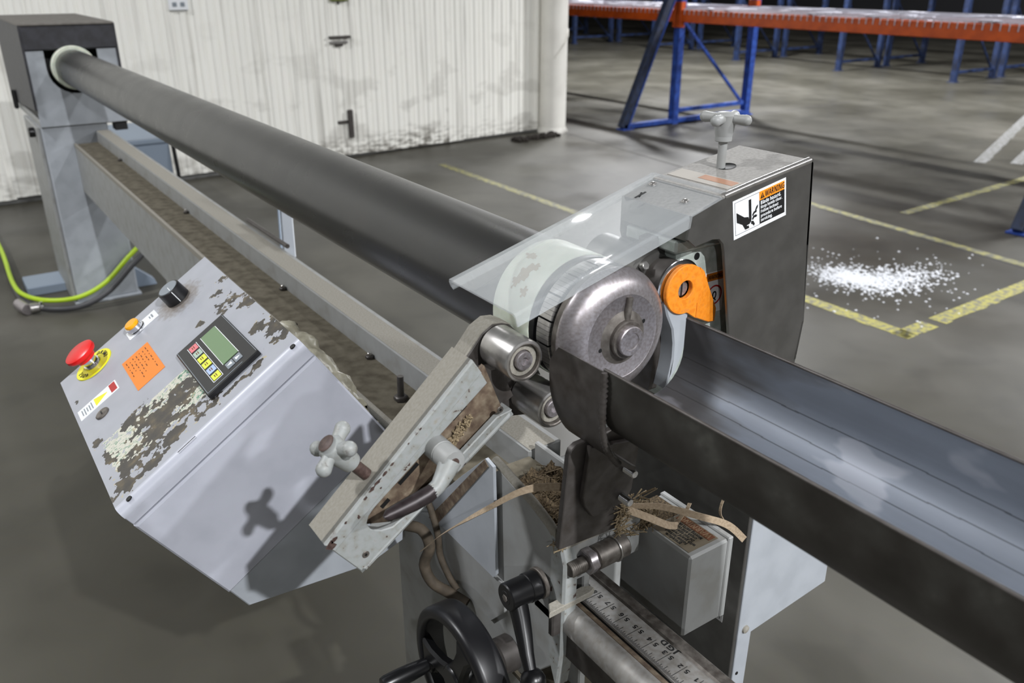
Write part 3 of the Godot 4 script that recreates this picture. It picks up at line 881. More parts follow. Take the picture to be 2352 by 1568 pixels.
func build_console() -> void:
	var t := thing("control_console", "tilted grey control console with peeling labels, red stop button and keypad", "control console", Vector3(.22, .72, -1.26))
	var bt := Basis(ca1, cn, ca1.cross(cn))
	part("console_body", g().box(Transform3D(bt, cp(-.1595, -.2335, -.112)), Vector3(.319, .212, .443), .006), M.panelblue, t)
	# sloping face with its own worn surface
	var fg := g()
	var z := ca1.cross(cn)
	fg.quad(cp(-.319, -.012, .0015), cp(0, -.012, .0015), cp(0, -.455, .0015), cp(-.319, -.455, .0015), cn)
	var fm := mat(Color.WHITE, .42)
	fm.albedo_texture = face_image()
	var edge := cbox(cp(-.1595, -.2335, -.0030), .319, .443, .0085, .002)
	var face := part("control_face", edge, M.paint, t)
	part("worn_surface", fg, fm, face, "peeled stickers and brown glue patches")
	# rounded fold and end cover
	part("folded_lip", g().lathe(Transform3D(Basis(z, cn, -ca1), cp(0, -.012, -.0125)), [Vector2(.0140, 0), Vector2(.0140, .319)], 12, 60, 0.0, PI / 2).merge(cbox(cp(-.1595, -.0012, -.020), .319, .006, .016, .001)), M.panelblue, t)
	var fe := Transform3D(Basis(ca1, cn, z), cr + z * -.012)
	part("end_cover", g().prism(fe, [Vector2(-.320, -.030), Vector2(.001, -.030), Vector2(.001, -.2185), Vector2(-.320, -.2185)], .016, .003), M.panelblue, t)
	part("lower_cover", g().prism(fe, [Vector2(-.320, -.2205), Vector2(.001, -.2205), Vector2(.001, -.27), Vector2(-.10, -.400), Vector2(-.165, -.384), Vector2(-.321, -.268)], .008, .002), M.paint, t)
	var us := g().prism(Transform3D(Basis(ca1, cn, z), cr + z * -.30), [Vector2(-.315, -.218), Vector2(0, -.218), Vector2(0, -.26), Vector2(-.165, -.374), Vector2(-.315, -.262)], .285)
	part("lower_box", us, M.paint, t)
	for u in [-.2975, -.0125]:
		part("cover_screw", g().lathe(Transform3D(bt * Basis(Vector3.RIGHT, -PI / 2), cp(u, -.005, .0016)), [Vector2(.0042, -.001), Vector2(.0040, .0008), Vector2(.0001, .0012)], 14), M.rubber, t)
	part("mounting_arm", g().box(at(Vector3(.452, .66, -1.36)), Vector3(.165, .06, .08), .003), M.paint, t)
	var up := bt * Basis(Vector3.RIGHT, -PI / 2)           # z along the face normal
	# stop button
	var c := cp(-.2555, -.4165)
	var st := part("stop_button", g().lathe(Transform3D(up, c), [Vector2(.0165, .019), Vector2(.0175, .026), Vector2(.025, .028), Vector2(.0268, .031), Vector2(.0262, .036), Vector2(.021, .0385), Vector2(.0001, .0395)], 36, 40), M.red, t, "red mushroom stop button")
	part("yellow_ring", g().lathe(Transform3D(up, c), [Vector2(.0345, .0015), Vector2(.0345, .0035), Vector2(.034, .004), Vector2(.0001, .004)], 44), M.yellow, st)
	part("button_stem", g().lathe(Transform3D(up, c), [Vector2(.0155, .004), Vector2(.0145, .009), Vector2(.0120, .009), Vector2(.0120, .020)], 30), M.chrome, st)
	for q in [["E", -.8], ["M", -.5], ["E", -.2], ["R", .1], ["G", .4], ["S", 2.6], ["T", 2.9], ["O", 3.2], ["P", 3.5]]:
		var a: float = q[1] + .5
		var d := ca1 * cos(a) + z * -sin(a)
		words("ring_letter", q[0], .0075, fr(c + d * .0255 + cn * .0042, d.cross(cn) * -1.0, d), M.ink, st, true)
	# amber start button on its plate
	part("start_plate", cbox(cp(-.155, -.408, .0022), .062, .030, .0015, .0005), M.white, t)
	c = cp(-.166, -.408)
	var sb := part("start_button", g().lathe(Transform3D(up, c), [Vector2(.0125, .012), Vector2(.0125, .0165), Vector2(.011, .0185), Vector2(.0001, .019)], 28), M.amber, t, "amber push button")
	part("chrome_bezel", g().lathe(Transform3D(up, c), [Vector2(.0165, .003), Vector2(.0165, .005), Vector2(.0145, .006), Vector2(.0145, .0135), Vector2(.0126, .0140)], 30), M.chrome, sb)
	part("plate_print", cbox(cp(-.133, -.408, .0031), .003, .014, .0002, .0).merge(cbox(cp(-.138, -.408, .0031), .002, .010, .0002, .0)), M.keygray, t)
	# dial
	c = cp(-.082, -.394)
	var di := part("speed_dial", g().lathe(Transform3D(up, c), [Vector2(.0215, .002), Vector2(.0205, .0255), Vector2(.019, .0265), Vector2(.0175, .0265)], 36, 20), M.blacksatin, t, "black fluted dial knob")
	part("dial_cap", g().lathe(Transform3D(up, c), [Vector2(.0176, .0262), Vector2(.0172, .0272), Vector2(.0001, .0274)], 30), M.keygray, di)
	part("dial_pointer", g().box(Transform3D(Basis(ca1, cn, z), c + z * .0210 + cn * .014), Vector3(.0014, .022, .0016), .0003).merge(g().box(Transform3D(Basis(ca1, cn, z), c + z * .0085 + cn * .0275), Vector3(.0012, .0006, .016), .0002)), M.whiteink, di)
	# orange notice
	var no_ := part("paper_notice", cbox(cp(-.1907, -.2832, .0022), .0525, .113, .0008, .0), M.notice, t, "orange paper notice with handwritten lines")
	var hw := g()
	for i in 7:
		var n_ := 7 - (i * 3) % 4
		for k in n_:
			var vv := -.325 + k * .0125 + .003 * (i % 2)
			hw.merge(cbox(cp(-.1725 - i * .0064 + .0006 * (k % 2), vv, .0028), .0016, .0085 - .003 * ((i + k) % 3), .0002, .0))
	part("handwriting", hw, M.inkbrown, no_)
	# warning strip
	var ws := part("warning_strip", cbox(cp(-.2755, -.2975, .0020), .074, .033, .0008, .0), M.white, t, "white warning strip with yellow triangle")
	part("red_block", cbox(cp(-.2465, -.2975, .0026), .011, .027, .0005, .0), M.signred, ws)
	part("yellow_triangle", g().prism(Transform3D(Basis(ca1, z * -1.0, cn) * Basis(Vector3.RIGHT, 0), cp(-.2755, -.2975, .0024)), [Vector2(.018, 0), Vector2(-.006, .012), Vector2(-.006, -.012)], .0006), M.yellow, ws)
	for i in 5:
		part("print_line", cbox(cp(-.2875 - i * .0045, -.2975 + .001 * (i % 2), .0026), .0016, .022 - .004 * (i % 3), .0004, .0), M.keygray, ws)
	# key lock
	var lk := part("key_lock", g().lathe(Transform3D(up, cp(-.279, -.2505)), [Vector2(.0115, .0015), Vector2(.0115, .0035), Vector2(.0100, .0045), Vector2(.0085, .0040), Vector2(.0001, .0045)], 30), M.steelrust, t, "round key lock")
	part("key_slot", cbox(cp(-.279, -.2505, .0048), .0018, .008, .0008, .0), M.rubber, lk)
	# keypad counter
	var dc := cp(-.0945, -.1315)
	var du := part("counter_unit", cbox(dc + cn * .0055, .0915, .167, .009, .0015), M.blacksatin, t, "black keypad counter with green display")
	var ln := func(u0: float, v0: float, u1: float, v1: float) -> Geo:
		return cbox(cp((u0 + u1) / 2, (v0 + v1) / 2, .0103), maxf(.0009, absf(u1 - u0)), maxf(.0009, absf(v1 - v0)), .0004, .0)
	part("border_line", ln.call(-.0505, -.209, -.0505, -.052).merge(ln.call(-.1375, -.213, -.1375, -.054)).merge(ln.call(-.1375, -.054, -.075, -.054)), M.keygray, du)
	part("display_screen", cbox(cp(-.083, -.142, .0104), .0275, .112, .0006, .0), M.lcd, du)
	part("screen_frame", ln.call(-.0688, -.197, -.0688, -.085).merge(ln.call(-.0972, -.199, -.0972, -.086)), M.whiteink, du)
	part("key_frame", ln.call(-.1055, -.200, -.1055, -.065).merge(ln.call(-.1222, -.200, -.1222, -.066)).merge(ln.call(-.1222, -.0655, -.1055, -.0655)), M.whiteink, du)
	var km := [M.keypink, M.keygreen, M.keyyellow, M.keyyellow, M.keyblue, M.keyyellow]
	for i in 6:
		part("key", cbox(cp(-.1138, -.189 + i * .0225, .0106), .0138, .0165, .0010, .0004), km[i], du)
		part("key_print", cbox(cp(-.1125, -.189 + i * .0225, .0113), .0013, .0085, .0002, .0).merge(cbox(cp(-.1155, -.189 + i * .0225, .0113), .0013, .0065, .0002, .0)), M.inkbrown, du)
	for i in 2:
		var kc := cp(-.0755 - i * .0140, -.073, .0106)
		part("arrow_key", cbox(kc, .0128, .0165, .0010, .0004), M.keygray, du)
		var s := -1.0 if i == 1 else 1.0
		part("arrow_mark", g().prism(Transform3D(Basis(ca1, -z, cn), kc + cn * .0004), [Vector2(.0045 * s, 0), Vector2(-.0035 * s, .0035), Vector2(-.0035 * s, -.0035)], .0004), M.whiteink, du)
	part("corner_scrawl", cbox(cp(-.20, -.006, .0018), .03, .0012, .0003, .0), M.ink, t)
	# dusty plastic film caught between console and rail
	var q := g()
	var rr := RandomNumberGenerator.new()
	rr.seed = 4
	var path := [Vector3(.394, .948, -1.20), Vector3(.405, .932, -1.16), Vector3(.416, .905, -1.12), Vector3(.426, .872, -1.085), Vector3(.434, .838, -1.06), Vector3(.440, .805, -1.05)]
	var rows := []
	var ctr := []
	for i in 40:
		var s := i / 39.0 * 5.0
		var p: Vector3 = path[int(min(s, 4.0))].lerp(path[int(min(s, 4.0)) + 1], s - int(min(s, 4.0)))
		var row := []
		var sz := .010 + .019 * (s / 5.0) + .0025 * sin(i * .9) + .0015 * sin(i * 2.1)
		for k in 11:
			var a := PI * 1.15 * k / 10.0 - .2
			var r := sz * (1.0 + .13 * sin(k * 1.1 + i * .55) + .05 * sin(i * 1.4 + k * .4) + .02 * rr.randf())
			row.append(p + Vector3(cos(a) * r, sin(a) * r * .9, .002 * sin(k * 1.7 + i)))
		rows.append(row)
		ctr.append(p)
	for i in 39:
		for k in 10:
			var a: Vector3 = rows[i][k]
			var nv := []
			for o in [[0, 0], [0, 1], [1, 1], [1, 0]]:
				var ii: int = clampi(i + o[0], 1, 38)
				var kk: int = clampi(k + o[1], 1, 9)
				var nn: Vector3 = (rows[ii][kk + 1] - rows[ii][kk - 1]).cross(rows[ii + 1][kk] - rows[ii - 1][kk]).normalized()
				if nn.dot(rows[ii][kk] - ctr[ii]) < 0: nn = -nn
				nv.append(nn)
			q.quadn(a, rows[i][k + 1], rows[i + 1][k + 1], rows[i + 1][k], nv[0], nv[1], nv[2], nv[3])
	one("plastic_film", q, M.film, "crumpled dusty plastic film bunched along the right side of the console", "plastic film")

func star(o: Vector3, axis: Vector3, r: float, hub_r: float, hub_l: float, lobes: int, lob_r: float, phase := 0.0) -> Geo:
	var f := fz(o, axis)
	var q := g().lathe(f, [Vector2(.0001, -hub_l), Vector2(hub_r * .8, -hub_l), Vector2(hub_r * .85, -hub_l + .003), Vector2(hub_r, -lob_r), Vector2(hub_r * 1.05, lob_r * .6), Vector2(hub_r * .75, lob_r * 1.05), Vector2(.0001, lob_r * 1.2)], 26, 50)
	for i in lobes:
		var a := TAU * i / lobes + phase
		var d := (f.basis * Vector3(cos(a), sin(a), 0)).normalized()
		q.rod([o, o + d * r * .55, o + d * (r - lob_r * .4)], [lob_r * 1.0, lob_r * .84, lob_r * .98], 14)
		q.ball(o + d * (r - lob_r * .4), lob_r * .985, Basis(), 14)
	return q

func build_arm() -> void:
	var t := thing("roller_arm", "chipped grey slotted slide arm with two steel rollers pressing beside the cutting collar", "roller arm", Vector3(.34, .92, -.72))
	var A := Vector2(.2437, .909)
	var B := Vector2(.4266, 1.0717)
	var C1 := Vector2(.2814, .858)
	var D1 := Vector2(.479, .9955)
	var poly := [A, C1, D1, Vector2(.4585, .9925), Vector2(.3342, .9057), Vector2(.322, .8995), Vector2(.308, .9005), Vector2(.2965, .9065), Vector2(.2925, .9155), Vector2(.2955, .924), Vector2(.3032, .9319), Vector2(.4461, 1.0383), Vector2(.4379, 1.0537), B]
	part("front_plate", g().prism(at(Vector3(0, 0, -.708)), poly, .008, .0012), M.chip, t)
	part("raised_edge", g().prism(at(Vector3(0, 0, -.701)), [A, Vector2(.2535, .8965), Vector2(.4379, 1.0537), B], .0036, .0015), M.chip, t)
	var dir := (B - A).normalized()
	var nr := Vector2(-dir.y, dir.x)
	part("left_flange", g().prism(at(Vector3(0, 0, -.742)), [A, B, B - nr * .007, A - nr * .007], .0415, .002), M.dust, t, "dust-covered upper flange")
	part("right_flange", g().prism(at(Vector3(0, 0, -.742)), [C1, Vector2(.2854, .8492), Vector2(.4856, .9844), D1], .040, .0055), M.chip, t)
	part("slide_plate", g().prism(at(Vector3(0, 0, -.722)), [Vector2(.286, .907), Vector2(.330, .894), Vector2(.475, .992), Vector2(.452, 1.052)], .006), M.rusty, t, "rusty inner slide plate")
	var ud := Vector2(.80, .60).normalized()
	for s in [[.352, .948, .030], [.418, 1.004, .022], [.322, .921, .012]]:
		part("slide_slot", g().box(Transform3D(Basis(Vector3(ud.x, ud.y, 0), Vector3(-ud.y, ud.x, 0), Vector3(0, 0, 1)), Vector3(s[0], s[1], -.7158)), Vector3(s[2], .005, .0008)), M.rubber, t)
	var heap := g()
	var r2 := RandomNumberGenerator.new()
	r2.seed = 11
	for i in 150:
		var k := r2.randf()
		var p := Vector2(.395, .966).lerp(Vector2(.432, .996), k) + Vector2(.6, -.8) * r2.randfn(0, .0025)
		heap.box(Transform3D(Basis(Vector3(r2.randf(), r2.randf(), r2.randf()).normalized(), r2.randf() * 6.0), Vector3(p.x, p.y, -.714 + r2.randf() * .006)), Vector3(.005, .0018, .002))
	part("sawdust_streak", heap, M.shaving, t).set_meta("kind", "stuff")
	for s in [[.288, .878], [.462, 1.001]]:
		var sc := part("plate_screw", cyl(Vector3(s[0], s[1], -.7), Vector3(0, 0, 1), .0042, .0012, .0005, 18), M.steelrust, t)
		part("screw_socket", cyl(Vector3(s[0], s[1], -.6989), Vector3(0, 0, 1), .0018, .0004, .0001, 6), M.rubber, sc)
	# head plate round the rollers
	var hp := [Vector2(.520, 1.064), Vector2(.511, 1.0745), Vector2(.499, 1.0810), Vector2(.4853, 1.0825), Vector2(.4704, 1.0745), Vector2(.4580, 1.060), Vector2(.440, 1.040), Vector2(.440, 1.020), Vector2(.470, .985), Vector2(.502, .957), Vector2(.535, .950), Vector2(.558, .970), Vector2(.555, 1.0), Vector2(.535, 1.040)]
	part("head_plate", g().prism(at(Vector3(0, 0, -.776)), hp, .027, .002), M.darksteel, t)
	part("head_dust", g().prism(at(Vector3(0, 0, -.7758)), [Vector2(.512, 1.0752), Vector2(.4995, 1.0822), Vector2(.4852, 1.0838), Vector2(.4695, 1.0757), Vector2(.457, 1.061), Vector2(.4385, 1.0405), Vector2(.440, 1.039), Vector2(.459, 1.059), Vector2(.4713, 1.073), Vector2(.4855, 1.0808), Vector2(.4985, 1.0795)], .0255, .001), M.dust, t)
	part("slide_bar", g().prism(at(Vector3(0, 0, -.742)), [Vector2(.452, .975), Vector2(.495, 1.000), Vector2(.478, 1.040), Vector2(.430, 1.040)], .020), M.darksteel, t)
	for c in [Vector3(.489, 1.057, -.690), Vector3(.532, .985, -.690)]:
		var f := at(c)
		var ro := part("roller", g().lathe(f, [Vector2(.018, -.055), Vector2(.0240, -.055), Vector2(.0248, -.054), Vector2(.0248, -.003), Vector2(.0238, -.0008), Vector2(.0215, 0), Vector2(.0200, -.0008)], 56), M.steel, t, "polished steel roller")
		part("roller_lip", g().lathe(f, [Vector2(.0215, .0001), Vector2(.0208, .0003), Vector2(.0196, -.0005), Vector2(.0194, -.0065), Vector2(.0001, -.0065)], 48), M.steelrust, ro)
		part("dust_seal", g().lathe(f, [Vector2(.0192, -.0062), Vector2(.0185, -.0050), Vector2(.0125, -.0050), Vector2(.0120, -.0062)], 40), M.dust, ro)
		part("roller_hub", g().lathe(f, [Vector2(.0112, -.0065), Vector2(.0112, -.0012), Vector2(.0104, -.0002), Vector2(.0048, -.0002), Vector2(.0040, -.0030), Vector2(.0001, -.0034)], 32), M.steelworn, ro)
		part("roller_pin", cyl(c + Vector3(0, 0, -.075), Vector3(0, 0, 1), .009, .022), M.darksteel, ro)
	# grey clamp lever
	var hb := Vector3(.379, .980, -.716)
	var cl := part("clamp_lever", g().lathe(at(hb), [Vector2(.0135, 0), Vector2(.0140, .002), Vector2(.0140, .030), Vector2(.0132, .0305), Vector2(.0132, .032), Vector2(.0138, .0325), Vector2(.0138, .052), Vector2(.0125, .0545), Vector2(.0001, .055)], 36), M.paintwarm, t, "grey clamp lever hub")
	part("lever_neck", g().rod([Vector3(.378, .980, -.668), Vector3(.3675, .968, -.664), Vector3(.3585, .9595, -.661), Vector3(.350, .9555, -.660)], [.0125, .0100, .0085, .0082], 18), M.chip, cl)
	part("lever_grip", g().rod([Vector3(.353, .9570, -.6602), Vector3(.345, .9540, -.660), Vector3(.329, .9505, -.660), Vector3(.311, .9480, -.660), Vector3(.299, .9468, -.660), Vector3(.2945, .9462, -.660)], [.0080, .0090, .0088, .0078, .0062, .002], 18), mot(71, [[.2, Color(.14, .115, .12)], [.7, Color(.22, .19, .195)]], .4, .3, 9.0), cl, "dark worn grip")
	part("lever_screw", cyl(Vector3(.379, .980, -.6615), Vector3(0, 0, 1), .0055, .0012, .0004), M.bare, cl)
	# bare patches where the paint has chipped off the arm
	var chips := g()
	var r3 := RandomNumberGenerator.new()
	r3.seed = 31
	var patch := func(c: Vector2, ru: float, rv: float) -> void:
		var pl := []
		for k in 9:
			var a := TAU * k / 9.0
			var q := r3.randf_range(.55, 1.15)
			pl.append(c + Vector2(ud.x, ud.y) * cos(a) * ru * q + Vector2(-ud.y, ud.x) * sin(a) * rv * q)
		chips.prism(at(Vector3(0, 0, -.6975)), pl, .0003)
	for s in [[.2495, .9070, .006, .007], [.2535, .9125, .005, .003], [.300, .9570, .005, .0022], [.307, .9635, .006, .0022], [.316, .9710, .004, .0018], [.325, .9790, .003, .0016], [.292, .949, .003, .002], [.268, .928, .002, .0015], [.345, .997, .0015, .001], [.36, 1.010, .0018, .0012], [.283, .929, .002, .002], [.31, .955, .0015, .0015]]:
		patch.call(Vector2(s[0], s[1]), s[2], s[3])
	part("bare_patches", chips, M.bare, t, "brown patches of chipped paint").set_meta("kind", "stuff")
	# star knob on the upper flange
	var ax := Vector3(-.62, .785, 0).normalized()
	var sb := Vector3(.3035, .9635, -.718)
	var sk := part("star_knob", star(sb + ax * .054, ax, .0270, .0135, .030, 4, .0085, .5), M.chip, t, "four-lobed chipped star knob")
	part("knob_stem", g().rod([sb, sb + ax * .030], .0068, 16), M.bare, sk)
	part("knob_face", g().lathe(fz(sb + ax * .0655, ax), [Vector2(.0098, 0), Vector2(.0085, .0008), Vector2(.0001, .001)], 20), M.bare, sk)
	part("pivot_block", g().prism(at(Vector3(0, 0, -.80)), [Vector2(.40, .93), Vector2(.44, .945), Vector2(.50, .985), Vector2(.505, 1.00), Vector2(.46, 1.0)], .055, .003), M.darksteel, t)

func build_guard() -> void:
	var t := thing("blade_guard", "dull stainless steel blade guard box with warning label and bolted clear shield", "machine guard", Vector3(.84, .88, -.72))
	var zf := -.66
	var fp := [Vector2(.748, 1.2095), Vector2(.700, 1.1955), Vector2(.696, 1.168), Vector2(.709, 1.1575), Vector2(.738, 1.1615), Vector2(.749, 1.160), Vector2(.7565, 1.153), Vector2(.760, 1.143), Vector2(.785, 1.030), Vector2(.790, .86), Vector2(.920, .86), Vector2(.930, .957), Vector2(.9355, 1.013), Vector2(.908, 1.233), Vector2(.904, 1.2368)]
	part("front_panel", g().prism(at(Vector3(0, 0, zf - .004)), fp, .004, .0008), M.stainless, t)
	var sl := Vector3(.9878, .1560, 0)
	var nn := Vector3(-.1560, .9878, 0)
	var tf := Transform3D(Basis(sl, nn, Vector3(0, 0, 1)), Vector3(.8265, 1.2226, -.7195))
	part("top_cover", g().box(tf, Vector3(.160, .004, .119), .0015).box(Transform3D(Basis(Vector3(.9639, .2664, 0), Vector3(-.2664, .9639, 0), Vector3(0, 0, 1)), Vector3(.7245, 1.2005, -.7195)), Vector3(.050, .004, .117), .0005), mot(72, [[.2, gray(.49, .012)], [.5, gray(.53, .012)], [.8, gray(.56, .012)]], .72, .15, 8.0, .04), t, "dusty sloping top cover")
	part("front_roll", g().rod([Vector3(.752, 1.2110, zf - .003), Vector3(.800, 1.2195, zf - .003), Vector3(.903, 1.2358, zf - .003)], .0042, 14), M.steel, t, "bright rolled front edge")
	part("right_panel", g().prism(at(Vector3(0, 0, -.779)), [Vector2(.905, 1.2368), Vector2(.908, 1.233), Vector2(.9355, 1.013), Vector2(.930, .957), Vector2(.926, .957), Vector2(.9315, 1.013), Vector2(.904, 1.233)], .119), M.stainless, t)
	part("left_panel", g().prism(at(Vector3(0, 0, -.779)), [Vector2(.699, 1.1945), Vector2(.703, 1.1950), Vector2(.703, 1.165), Vector2(.699, 1.165)], .118), M.stainless, t)
	part("rear_panel", g().prism(at(Vector3(0, 0, -.781)), [Vector2(.748, 1.2090), Vector2(.700, 1.1950), Vector2(.700, 1.15), Vector2(.80, .86), Vector2(.920, .86), Vector2(.9345, 1.013), Vector2(.906, 1.235)], .003), M.stainless, t)
	var hc := Vector3(.829, 1.2249, -.731)
	part("screw_hole", g().lathe(fz(hc + nn * .0005, nn), [Vector2(.0128, -.0006), Vector2(.0122, .0004), Vector2(.0112, -.0002), Vector2(.0001, -.0002)], 28), M.rubber, t)
	var fl := part("faded_label", g().box(Transform3D(Basis(sl, nn, Vector3(0, 0, 1)), Vector3(.780, 1.2176, -.722)), Vector3(.026, .0006, .100)), mat(Color(.62, .60, .57), .7), t, "faded caution strip")
	part("faded_header", g().box(Transform3D(Basis(sl, nn, Vector3(0, 0, 1)), Vector3(.784, 1.2186, -.702)), Vector3(.013, .0004, .055)), mat(Color(.62, .47, .38), .7), fl)
	# warning label, turned with the guard
	var lx := Vector3(.9823, .1875, 0)
	var ly := Vector3(-.1875, .9823, 0)
	var lo := Vector3(.7745, 1.1548, zf)
	var W := .0935
	var H := .0495
	var lf := func(x: float, y: float, z := 0.0) -> Vector3: return lo + lx * x + ly * y + Vector3(0, 0, .0003 + z)
	var lb := Basis(lx, ly, Vector3(0, 0, 1))
	var rect := func(x0: float, y0: float, x1: float, y1: float, z: float) -> Geo:
		return g().box(Transform3D(lb, lf.call((x0 + x1) / 2, (y0 + y1) / 2, z)), Vector3(x1 - x0, y1 - y0, .0003))
	var wl := part("warning_label", rect.call(0, 0, W, H, 0.0), M.white, t, "orange, black and white blade hazard label")
	part("label_header", rect.call(.0455, .0355, W - .003, H - .003, .0003), M.signorange, wl)
	part("label_panel", rect.call(.0455, .0050, W - .003, .0355, .0003), M.ink, wl)
	part("label_border", rect.call(.003, .0046, .0455, .0049, .0003).merge(rect.call(.003, H - .0034, .0455, H - .0031, .0003)).merge(rect.call(.003, .0046, .0033, H - .003, .0003)), M.ink, wl)
	var tri := g().prism(Transform3D(lb, lf.call(0, 0, .0004)), [Vector2(.0472, .0372), Vector2(.0545, .0372), Vector2(.0509, .0445)], .0003)
	part("alert_triangle", tri, M.ink, wl)
	part("alert_mark", rect.call(.0505, .0393, .0513, .0425, .0007).merge(rect.call(.0505, .0380, .0513, .0388, .0007)), M.signorange, wl)
	words("warning_word", "WARNING", .0074, Transform3D(lb, lf.call(.0730, .0410, .0004)), M.ink, wl, true, .70)
	var lines := ["Blade hazard.", "Keep hands clear.", "Follow lockout", "procedure before", "servicing."]
	for i in 5:
		words("label_line", lines[i], .0046 if i == 0 else .0038, Transform3D(lb, lf.call(.0472, .0318 - i * .0056, .0004)), M.whiteink, wl, true, .88 if i == 0 else .86, false)
	var pic := func(pts: Array) -> Geo:
		var v := []
		for p in pts: v.append(Vector2(p[0] * W, (1.0 - p[1]) * H))
		return g().prism(Transform3D(lb, lf.call(0, 0, .0004)), v, .0003)
	part("hand_picture", pic.call([[.06, .33], [.2, .53], [.275, .57], [.285, .66], [.305, .75], [.285, .76], [.243, .765], [.243, .79], [.275, .79], [.285, .86], [.215, .86], [.165, .70], [.063, .58]]), M.ink, wl)
	part("blade_picture", pic.call([[.288, .14], [.33, .14], [.33, .66], [.313, .74], [.288, .66]]), M.ink, wl)
	for f in [[[.33, .71], [.365, .73], [.39, .82], [.375, .86], [.35, .80], [.325, .78]], [[.345, .66], [.37, .60], [.41, .59], [.44, .62], [.42, .66], [.385, .65], [.355, .70]], [[.35, .56], [.375, .50], [.41, .48], [.435, .50], [.42, .54], [.39, .54], [.36, .60]], [[.405, .47], [.425, .40], [.455, .36], [.45, .42], [.42, .49]]]:
		part("finger_picture", pic.call(f), M.ink, wl)
	# clear shield
	var sd := Vector3(cos(deg_to_rad(15.45)), sin(deg_to_rad(15.45)), 0)
	var sn := Vector3(-sd.y, sd.x, 0)
	# cross section drawn in (z, normal), extruded along the slope
	var sf := Transform3D(Basis(Vector3(0, 0, -1), sn, sd), Vector3(.4545, 1.1305, 0))
	var prof := []
	for k in 5:
		var a := PI / 2.0 * k / 4.0
		prof.append(Vector2(.664 - .004 * sin(a), -.004 + .004 * cos(a)))
	prof.append_array([Vector2(.660, -.0155), Vector2(.6622, -.0158), Vector2(.6622, -.005), Vector2(.665, -.0026)])
	prof.append_array([Vector2(.7890, -.0026), Vector2(.7915, -.0045), Vector2(.7910, -.0085), Vector2(.7880, -.0110), Vector2(.7892, -.0132), Vector2(.7935, -.0100), Vector2(.7945, -.0040), Vector2(.7920, 0.0)])
	part("clear_shield", g().prism(sf, prof, .318), M.clear, t, "clear plastic shield with turned-down edges")
	for s in [[.275, -.692], [.292, -.765]]:
		var so: Vector3 = Vector3(.4545, 1.1305, s[1]) + sd * s[0]
		var b := part("shield_screw", g().lathe(fz(so + sn * -.006, sn), [Vector2(.0020, 0), Vector2(.0020, .0062), Vector2(.0036, .0064), Vector2(.0034, .0078), Vector2(.002, .0088), Vector2(.0001, .009)], 18), M.steel, t)
		part("screw_washer", g().lathe(fz(so, sn), [Vector2(.0050, .0001), Vector2(.0050, .0007), Vector2(.003, .0008)], 18), M.steel, b)
	part("scrawl_mark", g().box(Transform3D(Basis(sd, sn, Vector3(0, 0, 1)), Vector3(.4545, 1.1305, -.755) + sd * .262 + sn * .0004), Vector3(.018, .0005, .003)).merge(g().box(Transform3D(Basis(Vector3(0, 1, 0), .6) * Basis(sd, sn, Vector3(0, 0, 1)), Vector3(.4545, 1.1305, -.755) + sd * .262 + sn * .0004), Vector3(.012, .0005, .002))), M.ink, t)
	# height screw with its three-armed knob
	var p0 := Vector3(.822, 1.19, -.734)
	var k := thing("adjusting_screw", "pale grey three-armed hand knob on a rod rising through the blade guard", "hand knob", p0)
	part("screw_rod", g().rod([p0, p0 + Vector3(0, .082, 0)], .0056, 18), M.paintwarm, k)
	part("star_knob", star(Vector3(.822, 1.2850, -.734), Vector3.UP, .0300, .0130, .022, 4, .0070, .32), M.paintwarm, k)
	part("knob_collar", cyl(Vector3(.822, 1.257, -.734), Vector3.UP, .0105, .010), M.paintwarm, k)

